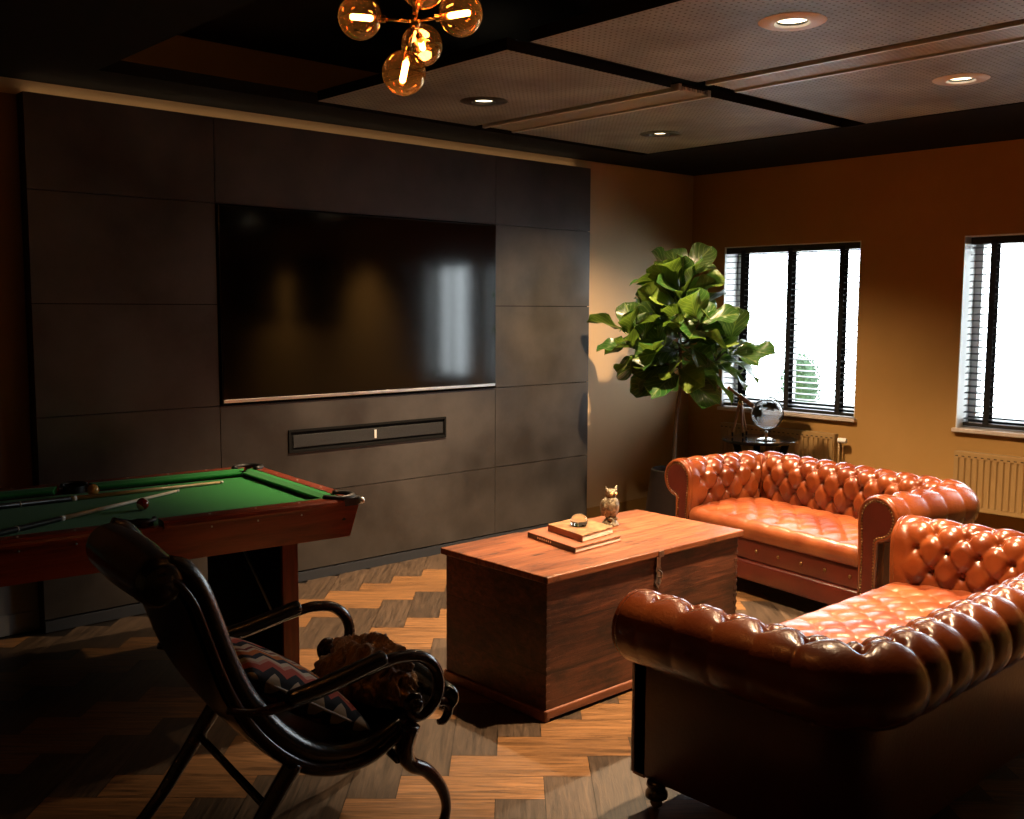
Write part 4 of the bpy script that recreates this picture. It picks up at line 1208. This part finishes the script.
for k in range(41):
    a = 2 * pi * k / 40; c_, s_ = cos(a), sin(a); m_ = max(abs(c_), abs(s_)) ** .8; pts.append(Vector((.218 * c_ / m_, .218 * s_ / m_, 0)))
tube(bm, pts, .004, seg=6, smooth=0); part('piping', bm, M['paper'], pl_, smooth=True)
# plush throw bunched at the seat front
t = thing('plush_throw', 'bunched golden brown plush throw on the front of the black armchair seat', 'throw', (1.775, 2.60, .375))
bm = bmesh.new()
bmesh.ops.create_icosphere(bm, subdivisions=6, radius=1)
from mathutils import noise
for v in bm.verts:
    d = v.co.normalized()
    n1 = noise.noise(d * 1.9 + Vector((3, 1, 7))); n2 = noise.noise(Vector((d.x * 3, d.y * 7, d.z * 3))); n3 = 1 - abs(noise.noise(Vector((d.x * 2.5 + 4, d.y * 9 + n1 * 2, d.z * 2.5)))) * 2
    rr_ = 1 + .22 * n1 + .14 * n2 + .16 * n3 * abs(n3)
    v.co = Vector((d.x * .105 * rr_, d.y * .185 * rr_, max(-.035, d.z * .115 * rr_) + .065))
part('folds', bm, M['throw'], t, smooth=True)

# ------------------------------------------------------------------ fiddle leaf fig
def leaf_mat():
    m, nt, out = new_mat('fig_leaf'); q = N(nt)
    b = q.n('ShaderNodeBsdfPrincipled'); b.inputs['Roughness'].default_value = .33; b.inputs['Coat Weight'].default_value = .2
    uv = q.n('ShaderNodeUVMap'); uv.uv_map = 'UVMap'; sp = q.n('ShaderNodeSeparateXYZ'); q.l(uv.outputs[0], sp.inputs[0])
    ab = q.n('ShaderNodeMath', operation='ABSOLUTE'); q.l(sp.outputs[1], ab.inputs[0])
    # side veins: fract((u - |v|*.5)*7)
    ml = q.n('ShaderNodeMath', operation='MULTIPLY_ADD'); ml.inputs[1].default_value = -.45; q.l(ab.outputs[0], ml.inputs[0]); q.l(sp.outputs[0], ml.inputs[2])
    m7 = q.n('ShaderNodeMath', operation='MULTIPLY'); m7.inputs[1].default_value = 6; q.l(ml.outputs[0], m7.inputs[0])
    pg = q.n('ShaderNodeMath', operation='PINGPONG'); pg.inputs[1].default_value = .5; q.l(m7.outputs[0], pg.inputs[0])
    vn = q.n('ShaderNodeMapRange'); vn.inputs[1].default_value = 0; vn.inputs[2].default_value = .10; vn.inputs[3].default_value = 1; vn.inputs[4].default_value = 0; q.l(pg.outputs[0], vn.inputs[0])
    mr = q.n('ShaderNodeMapRange'); mr.inputs[1].default_value = .02; mr.inputs[2].default_value = .07; mr.inputs[3].default_value = 1; mr.inputs[4].default_value = 0; q.l(ab.outputs[0], mr.inputs[0])
    mxv = q.n('ShaderNodeMath', operation='MAXIMUM'); q.l(vn.outputs[0], mxv.inputs[0]); q.l(mr.outputs[0], mxv.inputs[1])
    at = q.n('ShaderNodeAttribute', attribute_name='tone')
    mx = q.n('ShaderNodeMix', data_type='RGBA'); q.l(mxv.outputs[0], mx.inputs['Factor']); q.l(at.outputs['Color'], mx.inputs['A']); mx.inputs['B'].default_value = (.15, .20, .05, 1)
    q.l(mx.outputs['Result'], b.inputs['Base Color'])
    bp = q.n('ShaderNodeBump'); bp.inputs['Strength'].default_value = .6; bp.inputs['Distance'].default_value = .004; q.l(mxv.outputs[0], bp.inputs['Height']); bp.invert = True; q.l(bp.outputs[0], b.inputs['Normal'])
    tr = q.n('ShaderNodeBsdfTranslucent'); tr.inputs[0].default_value = (.22, .38, .04, 1)
    ms = q.n('ShaderNodeMixShader'); ms.inputs[0].default_value = .18; q.l(b.outputs[0], ms.inputs[1]); q.l(tr.outputs[0], ms.inputs[2]); q.l(ms.outputs[0], out.inputs[0])
    return m
px_, py_ = 5.72, 4.55
t = thing('potted_fig', 'tall fiddle-leaf fig tree in a dark pot in the room corner', 'plant', (px_, py_, 0))
part('pot', LATHE([(0, 0), (.20, 0), (.215, .01), (.185, .30), (.165, .455), (.155, .46), (.148, .44), (.15, .40), (0, .40)], (0, 0, 0), 40), M['pot'], t, smooth=True, auto=40)
part('soil', LATHE([(.149, .405), (.1, .415), (0, .42)], (0, 0, 0), 24), M['soil'], t, smooth=True)
tipz = 1.93
trunk = [(0, 0, .405), (-.005, .0, .6), (.012, .0, .85), (.035, -.01, 1.05), (.03, -.01, 1.25), (.02, .0, 1.5), (.035, 0, 1.75), (.03, 0, 1.93)]
bm = bmesh.new(); tube(bm, trunk, [.016, .014, .013, .012, .012, .011, .009, .005], seg=12)
leaves = []
rnd = random.Random(21)
# camera-right direction (for shaping the crown like the photograph's silhouette)
RX = Vector((sin(YAW), -cos(YAW), 0)); RF = Vector((cos(YAW), sin(YAW), 0))
br = [((.025, 0, 1.18), RX * -.34 + Vector((0, 0, 1.40)) + RF * -.05), ((.03, 0, 1.12), RX * .36 + Vector((0, 0, 1.33)) + RF * -.1), ((.02, 0, 1.35), RX * .1 + Vector((0, 0, 1.5)) + RF * -.28), ((.02, 0, 1.3), RX * -.12 + RF * .3 + Vector((0, 0, 1.45)))]
ends = []
for a, b in br:
    a = Vector(a); mid_ = (a + b) / 2 + Vector((0, 0, -.05)); tube(bm, [a, mid_, b], [.009, .008, .005], seg=8); ends.append((a, mid_, b))
part('trunk', bm, M['bark'], t, smooth=True)
def add_leaf(bm, cl, uvl, base, dirv, length, width, roll, droop, tone):
    d = dirv.normalized(); side = d.cross(Vector((0, 0, 1)))
    if side.length < .05: side = Vector((1, 0, 0))
    side.normalize(); upv = side.cross(d).normalized()
    R = Matrix.Rotation(roll, 3, d); side = R @ side; upv = R @ upv
    nu, nv = 12, 8; ph = rnd.uniform(0, 6)
    stem = .045
    def f(i, j):
        u = i / nu; v = j / nv * 2 - 1
        s = .06 + .94 * u
        wd = 1.28 * s ** .75 * max(0, 1 - s ** 5) ** .5
        wd = max(wd, .02)
        x = stem + u * length; y = v * width / 2 * wd
        z = abs(v) * width * .16 * wd + .018 * sin(u * 11 + ph + v * 2) * abs(v) ** 1.5 - droop * u * u * length
        return base + d * x + side * y + upv * z
    V, F = grid(bm, nu, nv, f); k = 0
    for i in range(nu):
        for j in range(nv):
            for lp, (a, b) in zip(F[k].loops, ((i, j), (i + 1, j), (i + 1, j + 1), (i, j + 1))):
                lp[uvl].uv = (a / nu, b / nv * 2 - 1); lp[cl] = (*tone, 1)
            k += 1
    tube(bm, [base, base + d * stem, base + d * (stem + .02)], .003, seg=5, smooth=0)
bm = bmesh.new(); cl = bm.loops.layers.float_color.new('tone'); uvl = bm.loops.layers.uv.new('UVMap')
def tone():
    k = rnd.random()
    if k < .15: return (.11, .17, .022)
    return (.010 + .014 * rnd.random(), .034 + .036 * rnd.random(), .008)
n = 0
for k in range(62):     # around the leader
    z = 1.10 + .70 * (k / 61) ** 1.0; a = k * 2.4
    hz = (z - 1.1) / .85
    elev = .05 + 1.0 * hz ** 1.5 - (.35 if hz < .3 else 0) + rnd.uniform(-.35, .45)
    dv = Vector((cos(a), sin(a), elev)); L_ = rnd.uniform(.29, .37) * (1 - .22 * hz)
    add_leaf(bm, cl, uvl, Vector((.025, 0, z)), dv, L_, L_ * .74, rnd.uniform(-1.0, 1.0), rnd.uniform(-.1, .5), tone())
for bi, (a, m_, b) in enumerate(ends):
    nn_ = [13, 14, 10, 8][bi]
    for k in range(nn_):
        f_ = .35 + .65 * k / (nn_ - 1); p = a.lerp(m_, f_ * 2) if f_ < .5 else m_.lerp(b, f_ * 2 - 1)
        d0 = (b - a).normalized(); ang = k * 2.4 + bi
        s1_ = d0.orthogonal().normalized(); s2_ = d0.cross(s1_)
        dv = d0 * (.25 + .5 * f_) + (s1_ * cos(ang) + s2_ * sin(ang)) * .8 + Vector((0, 0, .1))
        L_ = rnd.uniform(.23, .30)
        add_leaf(bm, cl, uvl, p, dv, L_, L_ * .72, rnd.uniform(-1.0, 1.0), rnd.uniform(-.1, .45), tone())
part('foliage', bm, leaf_mat(), t, smooth=True)

# ------------------------------------------------------------------ side table with globe and small telescope
sx_, sy_, sz_ = 6.32, 4.25, .655
t = thing('side_table', 'round black side table behind the far sofa', 'table', (sx_, sy_, 0))
part('tabletop', LATHE([(0, sz_ - .022), (.262, sz_ - .022), (.272, sz_ - .015), (.272, sz_ - .004), (.268, sz_), (0, sz_)], (0, 0, 0), 56), M['tabletop'], t, smooth=True, auto=35)
for k in range(3):
    a = radians(k * 120 + 40); part('leg', TUBE([(.20 * cos(a), .20 * sin(a), sz_ - .024), (.13 * cos(a), .13 * sin(a), .35), (.20 * cos(a), .20 * sin(a), .013)], [.026, .016, .013], seg=10), M['black'], t, smooth=True)
part('shelf', LATHE([(0, .25), (.14, .25), (.14, .265), (0, .265)], (0, 0, 0), 32), M['tabletop'], t)
# globe
gx, gy = 6.275, 4.165
t = thing('glass_globe', 'clear glass desk globe on a chrome stand on the side table', 'globe', (gx, gy, sz_))
part('base', LATHE([(0, 0), (.072, 0), (.074, .006), (.05, .014), (.016, .022), (.010, .05), (.014, .06), (.007, .07), (0, .07)], (0, 0, 0), 32), M['chrome'], t, smooth=True, auto=35)
gc = Vector((0, 0, .192)); gr = .110
bm = bmesh.new(); sphere(bm, gc, gr, 36); gl = part('glass_sphere', bm, M['clear'], t, smooth=True)
bm = bmesh.new(); arcp = []
for k in range(19):
    a = radians(-100 + k * 10 * 1.0); arcp.append(gc + (RX * cos(a) + Vector((0, 0, 1)) * sin(a)) * (gr + .008))
tube(bm, arcp, .0035, seg=8, smooth=0); sphere(bm, arcp[-1], .008, 10); tube(bm, [arcp[-1], gc + (arcp[-1] - gc).normalized() * gr], .003, seg=6, smooth=0); part('meridian_arm', bm, M['darkmetal'], t, smooth=True)
bm = bmesh.new()     # frosted land masses lying on the sphere
rn = random.Random(4)
for (la_, lo_, sa_, sb2, sd) in ((25, 20, 28, 16, 1), (-15, 60, 16, 22, 2), (40, 110, 35, 18, 3), (10, 170, 22, 26, 4), (35, 235, 30, 16, 5), (-25, 290, 18, 24, 6), (-30, 130, 14, 10, 7)):
    ctr_ = None; ring = []
    def sp_(la, lo): 
        la, lo = radians(la), radians(lo); return gc + Vector((cos(la) * cos(lo), cos(la) * sin(lo), sin(la))) * (gr + .0008)
    c0 = bm.verts.new(sp_(la_, lo_)); rings_ = []
    offs = [1 + .3 * sin(k * 1.7 + sd * 2) + .2 * sin(k * 3.1 + sd) for k in range(20)]
    for fr_ in (.33, .66, 1):
        rings_.append([bm.verts.new(sp_(la_ + sb2 * fr_ * offs[k] * sin(2 * pi * k / 20), lo_ + sa_ * fr_ * offs[k] * cos(2 * pi * k / 20) / max(.4, cos(radians(la_))))) for k in range(20)])
    for k in range(20):
        bm.faces.new((c0, rings_[0][k], rings_[0][(k + 1) % 20]))
        for a in range(2): bm.faces.new((rings_[a][k], rings_[a][(k + 1) % 20], rings_[a + 1][(k + 1) % 20], rings_[a + 1][k]))
part('continents', bm, M['darkmetal'], gl, smooth=True)
# telescope on tripod
tx, ty = 6.30, 4.41
t = thing('desk_telescope', 'small telescope on a copper-coloured wooden tripod on the side table', 'telescope', (tx, ty, sz_))
hub = Vector((0, 0, .245))
for k in range(3):
    v = [RX * -.06 + RF * -.03, RX * .012 + RF * -.05, RX * .06 + RF * .045][k]
    p1 = hub + v * .15; p2 = Vector((v.x, v.y, .006)) * 1.0
    lg = part('leg', TUBE([p1, p1.lerp(p2, .5), p2 + Vector((0, 0, .03))], [.011, .009, .007], seg=10), M['telwood'], t, smooth=True)
    part('foot_tip', TUBE([p2 + Vector((0, 0, .03)), p2], [.0075, .006], seg=10, smooth=0), M['black'], lg)
part('head_mount', LATHE([(0, -.02), (.018, -.018), (.02, 0), (.014, .015), (.01, .03), (0, .032)], hub, 16), M['brass'], t, smooth=True)
d_ = (RX * .75 + Vector((0, 0, -.55)) + RF * -.1).normalized(); cc_ = hub + Vector((0, 0, .05))
bm = bmesh.new(); tube(bm, [cc_ - d_ * .11, cc_ - d_ * .01], .012, seg=16, smooth=0); tube(bm, [cc_ - d_ * .01, cc_ + d_ * .12], .017, seg=16, smooth=0)
tb = part('tube', bm, M['telwood'], t, smooth=True, auto=40)
bm = bmesh.new()
for s, r_ in ((-.115, .015), (-.015, .0185), (.115, .020)): tube(bm, [cc_ + d_ * s, cc_ + d_ * (s + .012)], r_, seg=16, smooth=0)
part('brass_rings', bm, M['brass'], tb, smooth=True, auto=40)

# ------------------------------------------------------------------ chandelier
def ray(px, py):
    return fw + rr * (px - 512) / F - uu * (py - 409.5) / F
CZv = Vector((0, 0, CZ)); hubc = Vector((1.752, 2.321, 2.375))
t = thing('chandelier', 'amber glass globe chandelier with brass arms hanging from the dark ceiling', 'chandelier', tuple(hubc))
part('hub', LATHE([(0, -.018), (.012, -.016), (.018, 0), (.012, .016), (0, .018)], (0, 0, 0), 16), M['brass'], t, smooth=True)
part('rod', TUBE([(0, 0, .01), (0, 0, H + .335 - hubc.z)], .006, seg=10, smooth=0), M['brass'], t, smooth=True)
part('ceiling_rose', LATHE([(0, 0), (.06, 0), (.06, -.02), (.02, -.03), (0, -.03)], (0, 0, H + .34 - hubc.z), 24), M['brass'], t, smooth=True, auto=40)
globes = [Vector((1.719, 2.327, 2.234)), Vector((1.640, 2.420, 2.385)), Vector((1.864, 2.436, 2.352)), Vector((1.836, 2.226, 2.392)), Vector((1.705, 2.222, 2.44)), Vector((1.80, 2.36, 2.53))]
RG = .060
for k, gcn in enumerate(globes):
    v = gcn - hubc; dn = v.normalized()
    s = part('arm', TUBE([dn * .01, v - dn * (RG - .004)], .004, seg=8, smooth=0), M['brass'], t, smooth=True)
    part('lamp_holder', TUBE([v - dn * (RG + .01), v - dn * (RG - .022)], .010, seg=14, smooth=0), M['brass'], s, smooth=True, auto=40)
    bm = bmesh.new(); sphere(bm, v, RG, 32); part('globe', bm, M['amber'], s, smooth=True)
    bm = bmesh.new(); tube(bm, [v - dn * .036, v - dn * .030, v + dn * .022, v + dn * .027], [.004, .0085, .0085, .004], seg=12, smooth=0); part('bulb', bm, M['filament'], s, smooth=True)
    L = bpy.data.lights.new('bulb_light', 'POINT'); L.energy = .8; L.color = (1, .55, .22); L.shadow_soft_size = .012
    lo = bpy.data.objects.new('bulb_light', L); COL.objects.link(lo); lo.parent = s; lo.location = v + Vector((0, 0, .0)) + dn * .034

# ------------------------------------------------------------------ things only mirrored in the television
for k, (ya, yb, lb) in enumerate(((-1.25, -.15, 'dark framed panel on the window wall, nearer one mirrored in the television'), (-2.95, -1.6, 'dark framed panel on the window wall, farther one mirrored in the television'))):
    t = thing('framed_panel', lb, 'picture', (XW, (ya + yb) / 2, 1.45), group='dark framed panels')
    bm = bmesh.new()
    for a in ((ya, yb, 1.42, 1.46), (ya, yb, 2.14, 2.18), (ya, ya + .04, 1.46, 2.14), (yb - .04, yb, 1.46, 2.14)): box(bm, XW - .035, XW - .002, a[0], a[1], a[2], a[3])
    part('frame', bm, M['black'], t, world=True)
    part('panel', BOX(XW - .02, XW - .004, ya + .04, yb - .04, 1.46, 2.14), M['wallscreen'], t, world=True)

# ------------------------------------------------------------------ outside
struct('ground_outside', BOX(XW + TH, 16, -4, 14, -.12, -.02), M['pale_ext'])
bx, by = 8.20, 5.10
t = thing('clipped_bush', 'egg-shaped clipped green bush outside the window behind the globe', 'bush', (bx, by, -.02))
part('planter', LATHE([(0, 0), (.17, 0), (.20, .45), (.18, .45), (.17, .42), (0, .42)], (0, 0, 0), 24), M['terra'], t, smooth=True, auto=40)
part('stem', TUBE([(0, 0, .41), (0, 0, .72)], .02, seg=8, smooth=0), M['bark'], t)
bm = bmesh.new(); rb_ = random.Random(8)
sphere(bm, (0, 0, .905), 1, 20, (.155, .155, .275))
for k in range(2600):
    u_, v_ = rb_.uniform(-1, 1), rb_.uniform(0, 2 * pi); s_ = sqrt(1 - u_ * u_); q_ = rb_.uniform(.92, 1.08)
    c_ = Vector((s_ * cos(v_) * .175 * q_, s_ * sin(v_) * .175 * q_, .905 + u_ * .30 * q_))
    a_ = Vector((rb_.gauss(0, 1), rb_.gauss(0, 1), rb_.gauss(0, 1))).normalized(); b_ = a_.orthogonal().normalized(); w_ = .012
    bm.faces.new([bm.verts.new(c_ + p) for p in (a_ * w_, b_ * w_ * .6, -a_ * w_, -b_ * w_ * .6)])
part('foliage', bm, M['bushleaf'], t)

# ------------------------------------------------------------------ daylight
W = bpy.data.worlds.new('world'); SC.world = W; W.use_nodes = True
bg = W.node_tree.nodes['Background']; bg.inputs[0].default_value = (.86, .95, 1.0, 1); bg.inputs[1].default_value = 12.0
for ya, yb in wins:
    L = bpy.data.lights.new('window_portal', 'AREA'); L.shape = 'RECTANGLE'; L.size = WZ1 - WZ0; L.size_y = yb - ya; L.cycles.is_portal = True
    lo = bpy.data.objects.new('window_portal', L); COL.objects.link(lo); lo.location = (XW + TH + .01, (ya + yb) / 2, (WZ0 + WZ1) / 2); lo.rotation_euler = (0, radians(90), 0)

# ------------------------------------------------------------------ render look
vs = SC.view_settings
vs.view_transform = 'Standard'; vs.look = 'None'; vs.gamma = 1; vs.use_curve_mapping = False; vs.exposure = -.1
cy = SC.cycles
cy.use_denoising = True; cy.max_bounces = 8; cy.diffuse_bounces = 1; cy.glossy_bounces = 4; cy.transparent_max_bounces = 24; cy.transmission_bounces = 6
cy.sample_clamp_indirect = 6; cy.caustics_reflective = False; cy.caustics_refractive = False
